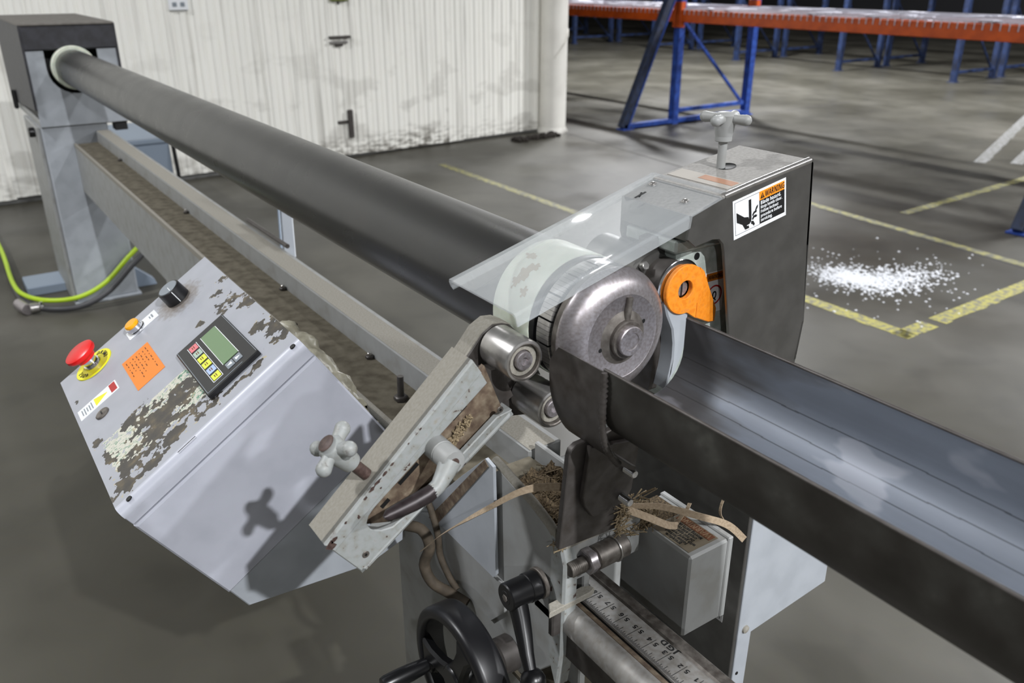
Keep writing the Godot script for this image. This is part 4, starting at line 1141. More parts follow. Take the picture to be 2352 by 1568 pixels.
func build_knife() -> void:
	var t := thing("knife_unit", "knife assembly with orange blade cover inside the stainless guard opening", "cutter", Vector3(.72, .9, -.72))
	var c := Vector3(.705, 1.104, -.667)
	part("cover_disc", g().lathe(at(c), [Vector2(.0115, -.004), Vector2(.0305, -.004), Vector2(.0308, -.0035), Vector2(.0308, .0012), Vector2(.030, .0022), Vector2(.0122, .0022), Vector2(.0115, .0012), Vector2(.0115, -.004)], 48), M.orange, t, "orange blade cover")
	part("cover_web", g().prism(at(c * Vector3(0, 0, 1) + Vector3(0, 0, -.004)), [Vector2(.7075, 1.1345), Vector2(.7175, 1.130), Vector2(.717, 1.110), Vector2(.717, 1.098), Vector2(.709, 1.074), Vector2(.7125, 1.0725), Vector2(.727, 1.0625), Vector2(.727, 1.1275), Vector2(.7185, 1.1325)], .0058, .0006), M.orange, t)
	var hf := Transform3D(Basis(Vector3(.94, 0, -.342), Vector3(0, 1, 0), Vector3(.342, 0, .94)), Vector3(.727, 0, c.z - .004))
	part("cover_wing", g().prism(hf, [Vector2(0, 1.1275), Vector2(0, 1.0625), Vector2(.040, 1.0440), Vector2(.060, 1.0385), Vector2(.062, 1.056), Vector2(.032, 1.0935), Vector2(.012, 1.120)], .0055, .0006), M.orange, t)
	part("blade", g().lathe(at(c), [Vector2(.012, -.0065), Vector2(.0330, -.0075), Vector2(.0352, -.009), Vector2(.0330, -.0105), Vector2(.012, -.0115)], 56), M.chrome, t, "round knife blade")
	part("blade_nut", cyl(c + Vector3(.0, .0, -.012), Vector3(0, 0, 1), .0108, .008, .002, 24), M.steelworn, t)
	part("nut_slot", g().box(at(c + Vector3(-.001, -.001, -.0038)), Vector3(.0018, .017, .001)), M.rubber, t)
	part("shaft_housing", g().lathe(at(c), [Vector2(.0001, -.125), Vector2(.030, -.125), Vector2(.030, -.016), Vector2(.0275, -.0125), Vector2(.012, -.012)], 44), M.darksteel, t)
	part("motor_body", g().lathe(at(Vector3(.690, 1.108, 0)), [Vector2(.0001, -.80), Vector2(.036, -.80), Vector2(.036, -.712), Vector2(.033, -.708), Vector2(.0001, -.708)], 40), M.stainless, t)
	part("housing_clamp", g().prism(at(Vector3(0, 0, -.735)), [Vector2(.690, 1.135), Vector2(.690, 1.156), Vector2(.725, 1.162), Vector2(.738, 1.128)], .022, .002), M.darksteel, t)
	for b in [Vector3(.712, 1.150, -.712), Vector3(.672, 1.128, -.708)]:
		part("clamp_bolt", cyl(b, Vector3(.1, .4, 1), .0058, .008, .001, 6), M.steel, t)
	var gb := part("gear_block", bx(Vector3(.714, .94, -.772), Vector3(.850, 1.146, -.690), .004), mot(73, [[.2, Color(.60, .635, .61)], [.6, Color(.67, .70, .68)], [.9, Color(.72, .745, .73)]], .5, 0, 9.0), t, "grey gear block")
	part("block_cap", bx(Vector3(.702, 1.143, -.774), Vector3(.853, 1.160, -.683), .003), gb.material_override, t)
	part("cap_screw", cyl(Vector3(.728, 1.160, -.700), Vector3.UP, .0075, .006, .001, 20), M.steelworn, t)
	part("block_hole", cyl(Vector3(.746, 1.132, -.6904), Vector3(0, 0, 1), .0048, .0008, .0002, 20), M.rubber, t)
	var bl := part("block_label", bx(Vector3(.7645, 1.050, -.690), Vector3(.800, 1.106, -.6895), .0), M.white, t, "small warning label with red ring")
	part("label_header", bx(Vector3(.7660, 1.094, -.6895), Vector3(.7990, 1.1045, -.6892), .0), mat(Color(.72, .42, .10), .5), bl)
	words("label_word", "WARNING", .0056, at(Vector3(.7825, 1.0992, -.6892)), M.ink, bl, true, .7)
	part("red_ring", g().lathe(at(Vector3(.7835, 1.074, -.6895)), [Vector2(.0135, .0003), Vector2(.0112, .0003)], 32), M.signred, bl)
	words("hand_mark", "Q", .0105, at(Vector3(.7835, 1.0735, -.6893)), M.ink, bl, true, .8)
	part("stripper_finger", g().prism(at(Vector3(0, 0, -.690)), [Vector2(.676, 1.090), Vector2(.681, 1.075), Vector2(.6915, 1.055), Vector2(.6955, 1.035), Vector2(.696, 1.016), Vector2(.6935, .998), Vector2(.688, .975), Vector2(.694, .985), Vector2(.7035, .997), Vector2(.710, 1.009), Vector2(.7155, 1.028), Vector2(.718, 1.046), Vector2(.7165, 1.075), Vector2(.700, 1.090)], .022, .002), M.paint, t, "pale grey curved finger below the blade")
	part("finger_back", g().prism(at(Vector3(0, 0, -.735)), [Vector2(.672, 1.094), Vector2(.676, 1.070), Vector2(.686, 1.040), Vector2(.688, 1.005), Vector2(.683, .965), Vector2(.696, .965), Vector2(.703, 1.01), Vector2(.700, 1.09)], .045, .003), M.darksteel, t)
	var gr := part("guide_roller", cyl(Vector3(.690, 1.010, -.762), Vector3(0, 0, 1), .024, .040, .004, 36), M.rubber, t, "dark rubber guide roller")
	part("roller_pin", cyl(Vector3(.690, 1.010, -.7225), Vector3(0, 0, 1), .007, .004), M.steelrust, gr)
	part("knife_bracket", bx(Vector3(.664, .84, -.80), Vector3(.745, .985, -.770), .004), M.paintwarm, t)

func trough_image() -> ImageTexture:
	var im := Image.create(512, 512, false, Image.FORMAT_RGB8)
	var a := noise(81, .02, 4)
	var b := noise(82, .01, 4)
	var lines := [.06, .13, .2, .29, .36, .41, .47, .52, .58, .63, .70, .76, .84]
	for y in 512:
		for x in 512:
			var s := a.get_noise_2d(x * 1.0, y * .04)
			var p := b.get_noise_2d(x * .7, y * .9)
			var v := .49 + .035 * s + .035 * p
			var col := Color(v * .93, v * .98, v * 1.06)
			for l in lines:
				var d := absf(x / 511.0 - l - .0025 * sin(y * .05 + l * 40.0))
				if d < .0020 and a.get_noise_2d(y * 1.2, l * 900.0) > -.62: col = col.darkened(.36)
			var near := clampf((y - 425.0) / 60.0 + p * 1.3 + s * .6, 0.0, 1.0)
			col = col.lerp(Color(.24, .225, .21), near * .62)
			if p > .26: col = col.lerp(Color(.62, .63, .66), clampf((p - .26) * 5.0, 0.0, .55))
			im.set_pixel(x, y, col)
	return ImageTexture.create_from_image(im)

func u_profile(hw: float, rim: float, wall: float, r: float, th: float) -> Array:      # open channel section, left rim to right rim
	var p := [Vector2(-hw - th, rim), Vector2(-hw - th, wall)]
	for i in range(1, 9):
		var a := PI + PI / 2 * i / 8.0
		p.append(Vector2(-hw + r + (r + th) * cos(a), wall + (r + th) * sin(a)))
	for i in range(0, 9):
		var a := PI * 1.5 + PI / 2 * i / 8.0
		p.append(Vector2(hw - r + (r + th) * cos(a), wall + (r + th) * sin(a)))
	p.append(Vector2(hw + th, rim))
	return p

func channel(q: Geo, p: Array, z0: Array, z1: float, inside: bool) -> void:
	var m := p.size()
	var len := [0.0]
	for i in m - 1: len.append(len[i] + p[i].distance_to(p[i + 1]))
	var ns := []
	for i in m:
		var d: Vector2 = (p[min(i + 1, m - 1)] - p[max(i - 1, 0)]).normalized()
		var nn := Vector3(d.y, -d.x, 0)
		ns.append(-nn if inside else nn)
	for i in m - 1:
		var a: Vector2 = p[i]
		var b: Vector2 = p[i + 1]
		var u0: float = len[i] / len[m - 1]
		var u1: float = len[i + 1] / len[m - 1]
		q.quadn(Vector3(a.x, a.y, z0[i]), Vector3(b.x, b.y, z0[i + 1]), Vector3(b.x, b.y, z1), Vector3(a.x, a.y, z1), ns[i], ns[i + 1], ns[i + 1], ns[i], Vector2(u0, 1), Vector2(u1, 1), Vector2(u1, 0), Vector2(u0, 0))

func build_trough() -> void:
	var t := thing("core_trough", "long dark steel catch trough leading from the spindle nose to the lower right corner", "trough", Vector3(.596, .94, -.2))
	var off := func(p: Array) -> Array: return p.map(func(q): return q + Vector2(.596, 0))
	var th := .0034
	var inn: Array = off.call(u_profile(.0857 - th, 1.083, 1.045, .048, 0.0))
	var out: Array = off.call(u_profile(.0857 - th, 1.083, 1.045, .048, th))
	var z1 := .32
	var zs := []
	for i in inn.size():
		var k: float = clampf((inn[i].x - .53) / .10, 0.0, 1.0)
		zs.append(lerpf(-.583, -.635, k))
	var qi := g()
	channel(qi, inn, zs, z1, true)
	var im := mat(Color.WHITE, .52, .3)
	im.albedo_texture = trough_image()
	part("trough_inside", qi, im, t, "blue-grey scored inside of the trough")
	var qo := g()
	channel(qo, out, zs, z1, false)
	for s in [0, inn.size() - 1]:
		qo.quad(Vector3(inn[s].x, inn[s].y, zs[s]), Vector3(out[s].x, out[s].y, zs[s]), Vector3(out[s].x, out[s].y, z1), Vector3(inn[s].x, inn[s].y, z1), Vector3.UP)
	for i in inn.size() - 1:
		qo.quad(Vector3(inn[i].x, inn[i].y, zs[i]), Vector3(inn[i + 1].x, inn[i + 1].y, zs[i + 1]), Vector3(out[i + 1].x, out[i + 1].y, zs[i + 1]), Vector3(out[i].x, out[i].y, zs[i]), Vector3(0, 0, -1))
		qo.quad(Vector3(inn[i].x, inn[i].y, z1), Vector3(inn[i + 1].x, inn[i + 1].y, z1), Vector3(out[i + 1].x, out[i + 1].y, z1), Vector3(out[i].x, out[i].y, z1), Vector3(0, 0, 1))
	part("trough_shell", qo, M.hotrolled, t, "dark mill-scaled outside of the trough")
	part("right_rim", g().rod([Vector3(inn[-1].x + th / 2, 1.083, zs[-1]), Vector3(inn[-1].x + th / 2, 1.083, z1)], .0021, 8), M.darksteel, t)
	part("left_rim", g().rod([Vector3(inn[0].x - th / 2, 1.083, zs[0]), Vector3(inn[0].x - th / 2, 1.083, z1)], .0019, 8), M.darksteel, t)
	# curved end collar welded to the left side
	var cp_ := []
	for i in 6: cp_.append(Vector2(.596 - .0885, lerpf(1.083, 1.030, i / 5.0)))
	for i in range(1, 11):
		var a := PI + PI / 2 * i / 10.0 * .72
		cp_.append(Vector2(.596 + .0885 * cos(a), 1.030 + .0885 * sin(a)))
	var cz := []
	for i in cp_.size():
		cz.append(-.666 + (.012 if i == 0 else (.005 if i == 1 else 0.0)) - .004 * sin(i * .5))
	var qc := g()
	channel(qc, cp_, cz, -.5785, false)
	var ci := []
	for p in cp_: ci.append(p + (Vector2(.596, 1.04) - p).normalized() * .005)
	channel(qc, ci, cz, -.5785, true)
	for i in cp_.size() - 1:
		qc.quad(Vector3(ci[i].x, ci[i].y, cz[i]), Vector3(ci[i + 1].x, ci[i + 1].y, cz[i + 1]), Vector3(cp_[i + 1].x, cp_[i + 1].y, cz[i + 1]), Vector3(cp_[i].x, cp_[i].y, cz[i]), Vector3(0, 0, -1))
		qc.quad(Vector3(ci[i].x, ci[i].y, -.5785), Vector3(ci[i + 1].x, ci[i + 1].y, -.5785), Vector3(cp_[i + 1].x, cp_[i + 1].y, -.5785), Vector3(cp_[i].x, cp_[i].y, -.5785), Vector3(0, 0, 1))
	qc.quad(Vector3(ci[0].x, ci[0].y, cz[0]), Vector3(cp_[0].x, cp_[0].y, cz[0]), Vector3(cp_[0].x, cp_[0].y, -.5785), Vector3(ci[0].x, ci[0].y, -.5785), Vector3.UP)
	part("end_collar", qc, M.darksteel, t, "curved steel collar at the spindle end")
	var wp := []
	var wr := []
	for i in 46:
		var s := i / 45.0 * 12.0
		var k := int(min(s, 11.0))
		var p: Vector2 = cp_[k].lerp(cp_[k + 1], s - k)
		wp.append(Vector3(p.x - .0005, p.y, -.5775 + .0012 * sin(i * 2.9)))
		wr.append(.0030 + .0011 * absf(sin(i * 1.6)))
	part("weld_bead", g().rod(wp, wr, 10), M.darksteel, t)
	# hanging plate and its two studs
	part("mounting_plate", g().prism(at(Vector3(0, 0, -.627)), [Vector2(.530, .968), Vector2(.5215, .905), Vector2(.5245, .892), Vector2(.536, .8735), Vector2(.541, .872), Vector2(.589, .8765), Vector2(.596, .890), Vector2(.604, .955)], .007, .001), M.darksteel, t)
	for s in [Vector3(.5835, .9225, -.62), Vector3(.579, .8855, -.62)]:
		var q := []
		for k in 9:
			q.append_array([Vector2(.0046, k * .0018), Vector2(.0053, k * .0018 + .0009)])
		q.append_array([Vector2(.0042, .0168), Vector2(.0001, .0172)])
		part("threaded_stud", g().lathe(at(s), q, 20, 10), M.chrome, t)

func build_base() -> void:
	var t := thing("cutter_base", "grey welded cutter base with shaving tray, side wall and column under the spindle nose", "machine base", Vector3(.6, 0, -.85))
	# side wall: polygon drawn in (z, y), thickness along x
	var sf := func(x: float) -> Transform3D: return Transform3D(Basis(Vector3(0, 0, 1), Vector3(0, 1, 0), Vector3(-1, 0, 0)), Vector3(x, 0, 0))
	part("side_wall", g().prism(sf.call(.524), [Vector2(-.650, .640), Vector2(-.646, .817), Vector2(-.680, .835), Vector2(-.712, .846), Vector2(-.782, .861), Vector2(-.85, .800), Vector2(-.96, .70), Vector2(-1.10, .62), Vector2(-1.10, .02), Vector2(-.80, .02), Vector2(-.80, .53), Vector2(-.72, .56)], .010, .0015), M.paintwarm, t)
	part("dusty_edge", g().rod([Vector3(.520, .8165, -.648), Vector3(.520, .8355, -.680), Vector3(.520, .8465, -.712), Vector3(.520, .8615, -.782), Vector3(.520, .8645, -.80)], .0062, 10), M.dust, t, "dust-caked upper edge of the tray")
	part("upper_panel", g().prism(sf.call(.5095), [Vector2(-.778, .700), Vector2(-.782, .868), Vector2(-.80, .872), Vector2(-.86, .815), Vector2(-.96, .715), Vector2(-.966, .690), Vector2(-.785, .690)], .0045, .0005), M.paint, t)
	part("brown_strip", g().prism(sf.call(.5045), [Vector2(-0.8009, 0.8704), Vector2(-0.7917, 0.8640), Vector2(-0.9383, 0.6871), Vector2(-0.9640, 0.6847)], .0008, .0002), M.rusty, t, "brown strip along the panel")  # thin brown strip slanting across the panel
	part("lower_panel", g().prism(sf.call(.514), [Vector2(-.80, .600), Vector2(-.765, .640), Vector2(-.765, .688), Vector2(-.97, .688), Vector2(-1.09, .62), Vector2(-1.09, .50), Vector2(-.99, .53), Vector2(-.886, .607)], .004, .001), M.paintwarm, t)
	part("front_wall", bx(Vector3(.514, .765, -.655), Vector3(.640, .822, -.645), .002), M.paintwarm, t)
	part("front_lip", bx(Vector3(.514, .819, -.660), Vector3(.640, .828, -.642), .003), M.dust, t)
	part("corner_post", g().prism(Transform3D(Basis(Vector3(0, 0, 1), Vector3(0, 1, 0), Vector3(-1, 0, 0)), Vector3(.532, 0, 0)), [Vector2(-.668, .64), Vector2(-.650, .60), Vector2(-.640, .66), Vector2(-.638, .80), Vector2(-.646, .823), Vector2(-.668, .830)], .020, .003), M.chip, t, "worn corner post of the tray")
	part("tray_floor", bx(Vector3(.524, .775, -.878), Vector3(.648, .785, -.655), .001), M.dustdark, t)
	part("tray_back", bx(Vector3(.640, .775, -.878), Vector3(.648, .815, -.655), .002), M.paintwarm, t)
	part("base_column", bx(Vector3(.524, .0, -1.10), Vector3(.76, .53, -.80), .004), M.paintwarm, t)
	part("column_head", bx(Vector3(.524, .53, -.878), Vector3(.76, .775, -.80), .004), M.paintwarm, t)
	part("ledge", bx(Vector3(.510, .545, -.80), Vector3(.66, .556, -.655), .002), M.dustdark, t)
	part("foot_web", bx(Vector3(.56, .556, -.80), Vector3(.572, .775, -.66), .002), M.paintwarm, t)
	part("rear_cap", bx(Vector3(.538, .785, -.878), Vector3(.632, .796, -.835), .004), M.dustdark, t)
	part("upright_plate", g().prism(at(Vector3(0, 0, -.638)), [Vector2(.4985, .8365), Vector2(.497, .838), Vector2(.5075, .958), Vector2(.5105, .966), Vector2(.518, .9705), Vector2(.592, .975), Vector2(.590, .832)], .008, .001), M.darksteel, t, "dark upright plate behind the hanging plate")
	var rod := part("adjuster_rod", g().lathe(fz(Vector3(.516, .7960, -.635), Vector3(1, .03, 0)), [Vector2(.0001, 0), Vector2(.0085, 0), Vector2(.0092, .001), Vector2(.0092, .034), Vector2(.0001, .034)], 24), M.steelrust, t)
	var thd := g()
	for i in 8:
		thd.lathe(fz(Vector3(.518 + i * .0026, .7956, -.635), Vector3(1, .03, 0)), [Vector2(.0090, 0), Vector2(.0099, .0008), Vector2(.0090, .0016)], 24, 5)
	part("rod_thread", thd, M.steelrust, rod)
	part("lock_nut", cyl(Vector3(.5405, .7967, -.635), Vector3(1, .03, 0), .0165, .013, .0015, 6), M.steelworn, rod)
	part("rod_sleeve", cyl(Vector3(.5535, .7971, -.635), Vector3(1, .03, 0), .0155, .050, .002, 28), M.steelrust, rod)
	part("sleeve_clip", g().lathe(fz(Vector3(.585, .798, -.635), Vector3(1, .03, 0)), [Vector2(.0156, 0), Vector2(.0172, .0004), Vector2(.0172, .002), Vector2(.0156, .0024)], 28), M.steel, rod)
	# shavings in and around the tray
	var r2 := RandomNumberGenerator.new()
	r2.seed = 21
	var hp := g()
	for i in 900:
		var p := Vector3(r2.randf_range(.527, .636), .785 + .012 * r2.randf() + .016 * r2.randf() * r2.randf(), r2.randf_range(-.83, -.66))
		var l := r2.randf_range(.006, .03)
		hp.box(Transform3D(Basis(Vector3(r2.randfn(), r2.randfn() * .4, r2.randfn()).normalized(), r2.randf() * TAU), p), Vector3(l, .0007, .0016))
	var bed := g()
	for i in 16:
		for k in 16:
			var f := func(a: int, b: int) -> Vector3: return Vector3(lerpf(.526, .639, a / 16.0), .788 + .012 * sin(a * 1.9 + b) * sin(b * 1.3 + a * .7) + .009, lerpf(-.834, -.657, b / 16.0))
			bed.quad(f.call(i, k), f.call(i + 1, k), f.call(i + 1, k + 1), f.call(i, k + 1), Vector3(.25 * sin(i * 2.1 + k), 1, .25 * cos(k * 1.7 + i)).normalized())
	one("sawdust_bed", bed, M.sawdust, "brown sawdust covering the floor of the shaving tray", "sawdust").set_meta("kind", "stuff")
	one("shaving_pile", hp, M.sawdust, "pale paper shavings lying on the sawdust in the tray", "shavings").set_meta("kind", "stuff")
	var cling := g()
	for i in 90:
		var p := Vector3(r2.randf_range(.578, .596), r2.randf_range(.826, .865), -.629 + r2.randf() * .006)
		cling.box(Transform3D(Basis(Vector3(r2.randfn(), r2.randfn(), r2.randfn()).normalized(), r2.randf() * TAU), p), Vector3(r2.randf_range(.004, .016), .0007, .0014))
	for i in 40:
		var p := Vector3(r2.randf_range(.500, .530), .826 + r2.randf() * .006, r2.randf_range(-.652, -.640))
		cling.box(Transform3D(Basis(Vector3(r2.randfn(), r2.randfn(), r2.randfn()).normalized(), r2.randf() * TAU), p), Vector3(r2.randf_range(.004, .018), .0007, .0014))
	one("clinging_shavings", cling, M.shaving, "small tufts of shavings clinging to the dark upright plate", "shavings").set_meta("kind", "stuff")

func build_measure() -> void:
	var t := thing("measuring_bar", "steel measuring bar with inch tape running out under the trough", "ruler bar", Vector3(.575, .66, -.3))
	var y := .7265
	var z0 := -.70
	var z1 := .12
	part("bar_body", bx(Vector3(.520, .652, z0), Vector3(.606, .7225, z1), .004), M.darksteel, t)
	part("left_edge", g().prism(at(Vector3(0, 0, z0)), [Vector2(.514, .700), Vector2(.514, .712), Vector2(.520, .722), Vector2(.531, .7275), Vector2(.537, .7275), Vector2(.537, .715), Vector2(.526, .700)], z1 - z0), M.tape, t, "rounded bright left edge")
	part("left_track", bx(Vector3(.537, .716, z0), Vector3(.5445, .7275, z1), .001), M.rusty, t)
	part("groove", bx(Vector3(.5445, .712, z0), Vector3(.5500, .7235, z1), .0005), M.rubber, t)
	part("right_edge", bx(Vector3(.588, .716, z0), Vector3(.606, .7285, z1), .0025), M.steelrust, t)
	var tp := part("scale_tape", bx(Vector3(.5500, .7225, z0), Vector3(.588, y, z1), .0004), M.tape, t, "silver inch tape with black numbers")
	var tk := g()
	# 58 stands at z = -.645; one inch each towards the viewer
	var inch := .0254
	for i in 11:
		for k in 16:
			var l := .0035
			if k % 2 == 0: l = .0050
			if k % 4 == 0: l = .0070
			if k % 8 == 0: l = .0095
			if k == 0: l = .0280
			var z := -.6455 - .0254 + i * inch + k * inch / 16.0
			tk.box(at(Vector3(.5508 + l / 2, y + .00012, z)), Vector3(l, .0003, .0005))
	part("scale_ticks", tk, M.ink, tp)
	var fb := Basis(Vector3(0, 0, -1), Vector3(-1, 0, 0), Vector3(0, 1, 0))
	for i in 10:
		var n := 59 - i
		var z := -.6455 - .0254 + i * inch
		var s := str(n)
		words("scale_digit", s[0], .0062, Transform3D(fb, Vector3(.5730, y + .0001, z + .0052)), M.ink, tp, true, 1.15)
		words("scale_digit", s[1], .0062, Transform3D(fb, Vector3(.5730, y + .0001, z - .0052)), M.ink, tp, true, 1.15)
	words("maker_mark", "JGD", .0072, Transform3D(fb, Vector3(.5835, y + .0001, -.527)), M.ink, tp, true, 1.5)
	var st := thing("stop_pointer", "dusty flat pointer lying across the inch tape by the corner post", "pointer", Vector3(.53, .735, -.64))
	part("pointer_blade", g().prism(Transform3D(Basis(Vector3(1, 0, 0), Vector3(0, 0, -1), Vector3(0, 1, 0)), Vector3(0, .735, 0)), [Vector2(.490, .637), Vector2(.500, .652), Vector2(.552, .654), Vector2(.563, .650), Vector2(.565, .643), Vector2(.556, .639)], .0075, .001), M.dust, st)
	part("pointer_foot", bx(Vector3(.496, .700, -.648), Vector3(.510, .738, -.638), .002), M.darksteel, st)

func build_controls() -> void:
	# handwheel on the side wall
	var c := Vector3(.423, .581, -.752)
	var t := thing("hand_wheel", "black handwheel with crank handle on the grey side wall", "handwheel", c)
	var f := Transform3D(Basis(Vector3(0, 1, 0), Vector3(0, 0, 1), Vector3(1, 0, 0)), c)
	part("rim", g().lathe(f, [Vector2(.083, -.002), Vector2(.085, -.007), Vector2(.089, -.009), Vector2(.096, -.008), Vector2(.1000, -.005), Vector2(.1010, .0), Vector2(.1010, .025), Vector2(.0995, .029), Vector2(.096, .031), Vector2(.088, .031), Vector2(.084, .028), Vector2(.083, -.002)], 72, 50), M.blacksatin, t)
	part("hub", g().lathe(f, [Vector2(.0001, -.010), Vector2(.018, -.010), Vector2(.022, -.006), Vector2(.024, .010), Vector2(.022, .034), Vector2(.0001, .034)], 36, 40), M.blackplastic, t)
	for i in 3:
		var a := TAU * i / 3.0 + 2.50
		var d := f.basis * Vector3(cos(a), sin(a), 0)
		var w := d.cross(Vector3(1, 0, 0))
		part("spoke", g().prism(fr(c + Vector3(.006, 0, 0), d, w), [Vector2(.012, -.018), Vector2(.03, -.0135), Vector2(.06, -.0135), Vector2(.083, -.022), Vector2(.083, .022), Vector2(.06, .0135), Vector2(.03, .0135), Vector2(.012, .018)], .013, .004), M.blackplastic, t)
	part("wheel_shaft", g().rod([c + Vector3(.02, 0, 0), Vector3(.53, .581, -.752)], .013, 20), M.steelrust, t)
	part("shaft_bush", cyl(Vector3(.485, .581, -.752), Vector3(1, 0, 0), .026, .03, .003), M.darksteel, t)
	var hp := Vector3(.426, .552, -.823)
	var h := part("crank_handle", g().lathe(fz(hp, Vector3(-1, 0, 0)), [Vector2(.0001, .000), Vector2(.0125, .0), Vector2(.0125, .008), Vector2(.0095, .010), Vector2(.0108, .016), Vector2(.0124, .036), Vector2(.0128, .056), Vector2(.0124, .074), Vector2(.0108, .079), Vector2(.0001, .080)], 32, 40), M.blackplastic, t)
	part("handle_boss", cyl(hp + Vector3(.012, 0, 0), Vector3(-1, 0, 0), .0175, .016, .003), M.blackplastic, h)
	# black ratchet lever
	var o := Vector3(.4555, .7525, -.680)
	var l := thing("ratchet_lever", "black ball-ended clamping lever hanging from the tray wall", "clamp lever", o)
	part("lever_hub", g().lathe(fz(o, Vector3(1, 0, 0)), [Vector2(.0001, -.0005), Vector2(.0085, -.0005), Vector2(.0090, .0), Vector2(.0165, .0), Vector2(.0178, .0015), Vector2(.0178, .030), Vector2(.0188, .031), Vector2(.0188, .044), Vector2(.0170, .047), Vector2(.0001, .047)], 40, 30), M.blackplastic, l)
	part("hub_screw", cyl(o + Vector3(-.0008, 0, 0), Vector3(-1, 0, 0), .005, .0012, .0003, 6), M.steelrust, l)
	part("lever_arm", g().rod([o + Vector3(.014, -.008, .004), o + Vector3(.012, -.024, .015), o + Vector3(.008, -.042, .028), o + Vector3(.003, -.058, .041), o + Vector3(.000, -.072, .052)], [.0125, .0118, .0105, .0090, .0078], 20), M.blackplastic, l)
	part("lever_ball", g().ball(o + Vector3(-.001, -.083, .060), .0160, Basis(), 26), M.blackplastic, l)
	part("clamp_washer", cyl(o + Vector3(.047, 0, 0), Vector3(1, 0, 0), .0205, .006, .001), M.steelrust, l)

func build_cover_box() -> void:
	var t := thing("cover_box", "grey sheet metal gear cover box beside the inch tape under the trough", "cover", Vector3(.685, .66, -.63))
	var lo := Vector3(.650, .674, -.690)
	var hi := Vector3(.7185, .7985, -.567)
	part("cover_shell", bx(lo, hi, .003), M.paintwarm, t)
	part("cover_flange", bx(Vector3(hi.x - .003, lo.y + .002, lo.z), Vector3(hi.x + .006, hi.y + .003, hi.z + .002), .0015), M.paintwarm, t)
	var top := part("dust_patch", bx(Vector3(.651, .7984, -.689), Vector3(.710, .8000, -.641), .0005), M.sawdust, t, "sawdust lying on the cover")
	top.name = "dust_patch"
	var lb := part("caution_label", bx(Vector3(.656, .7984, -.640), Vector3(.708, .7989, -.576), .0), mat(Color(.44, .40, .33), .8), t, "dusty brown caution label on top")
	part("label_header", bx(Vector3(.694, .7988, -.637), Vector3(.706, .7992, -.579), .0), mat(Color(.42, .24, .13), .8), lb)
	var fb := Basis(Vector3(0, 0, -1), Vector3(-1, 0, 0), Vector3(0, 1, 0))
	var fl := Basis(Vector3(0, 0, 1), Vector3(1, 0, 0), Vector3(0, 1, 0)) * Basis(Vector3(0, 0, 1), 0.0)
	words("label_word", "WARNING", .009, Transform3D(Basis(Vector3(0, 0, 1), Vector3(1, 0, 0), Vector3(0, 1, 0)).orthonormalized() if false else Basis(Vector3(0, 0, -1), Vector3(-1, 0, 0), Vector3(0, 1, 0)), Vector3(.700, .7993, -.608)), mat(Color(.55, .44, .33), .8), lb, true, .85)
	var lines := ["Moving parts can", "crush and cut.", "Do not operate", "with guard removed.", "Follow lockout", "procedure."]
	for i in 6:
		words("label_line", lines[i], .0048, Transform3D(fb, Vector3(.6895 - i * .0058, .7990, -.608)), M.ink, lb, true, .8)
	part("cover_screw", cyl(Vector3(.668, .7985, -.682), Vector3.UP, .0045, .003), M.steelrust, t)

func build_cabinet() -> void:
	var t := thing("drive_cabinet", "machine cabinet with bright pale grey front plate and dark side behind the gear cover", "cabinet", Vector3(.95, 0, -.9))
	var zf := -.635
	part("front_plate", g().prism(at(Vector3(0, 0, zf - .006)), [Vector2(.853, .0), Vector2(.853, .865), Vector2(1.055, .865), Vector2(1.062, .527), Vector2(.884, .512), Vector2(.880, .0)], .006, .001), M.paint, t)
	part("side_plate", bx(Vector3(.846, .40, -1.02), Vector3(.853, .86, zf - .002), .001), M.stainless, t, "dull dark side plate")
	part("lower_side", bx(Vector3(.8485, .02, -1.02), Vector3(.853, .40, zf - .004), .001), M.paintwarm, t)
	part("side_fold", bx(Vector3(.8445, .770, -1.02), Vector3(.8465, .7715, zf - .002), .0), M.rubber, t)
	part("cabinet_body", bx(Vector3(.856, .60, -1.02), Vector3(1.03, .86, -.66), .004), M.paintwarm, t)
	part("cabinet_leg", bx(Vector3(.855, .0, -1.02), Vector3(.90, .42, -.96), .003), M.paint, t)
	part("plate_bolt", g().lathe(at(Vector3(.868, .526, zf)), [Vector2(.0068, 0), Vector2(.0062, .003), Vector2(.003, .0046), Vector2(.0001, .0048)], 22), M.dust, t)
	part("plate_bolt", g().lathe(at(Vector3(.862, .440, zf)), [Vector2(.003, 0), Vector2(.0028, .001), Vector2(.0001, .0012)], 14), M.rubber, t)
	# label on the side plate, read from bottom to top
	var sl := Basis(Vector3(0, 1, 0), Vector3(0, 0, 1), Vector3(1, 0, 0))
	sl = Basis(Vector3(0, 1, 0), Vector3(0, 0, -1), Vector3(-1, 0, 0))
	var lb := part("guard_label", bx(Vector3(.8452, .530, -.712), Vector3(.8462, .682, -.662), .0), mat(Color(.66, .66, .66), .5), t, "white and yellow guard label")
	part("yellow_band", bx(Vector3(.8449, .540, -.700), Vector3(.8454, .602, -.675), .0), M.keyyellow, lb)
	part("band_print", bx(Vector3(.8447, .552, -.692), Vector3(.8450, .592, -.683), .0), M.ink, lb)
	part("label_border", bx(Vector3(.8449, .534, -.6675), Vector3(.8453, .678, -.6665), .0), M.ink, lb)
	words("label_line", "DO NOT operate", .0085, Transform3D(sl, Vector3(.8451, .640, -.6935)), M.ink, lb, true, .85)
	words("label_line", "with guard removed.", .0085, Transform3D(sl, Vector3(.8451, .640, -.6810)), M.ink, lb, true, .68)

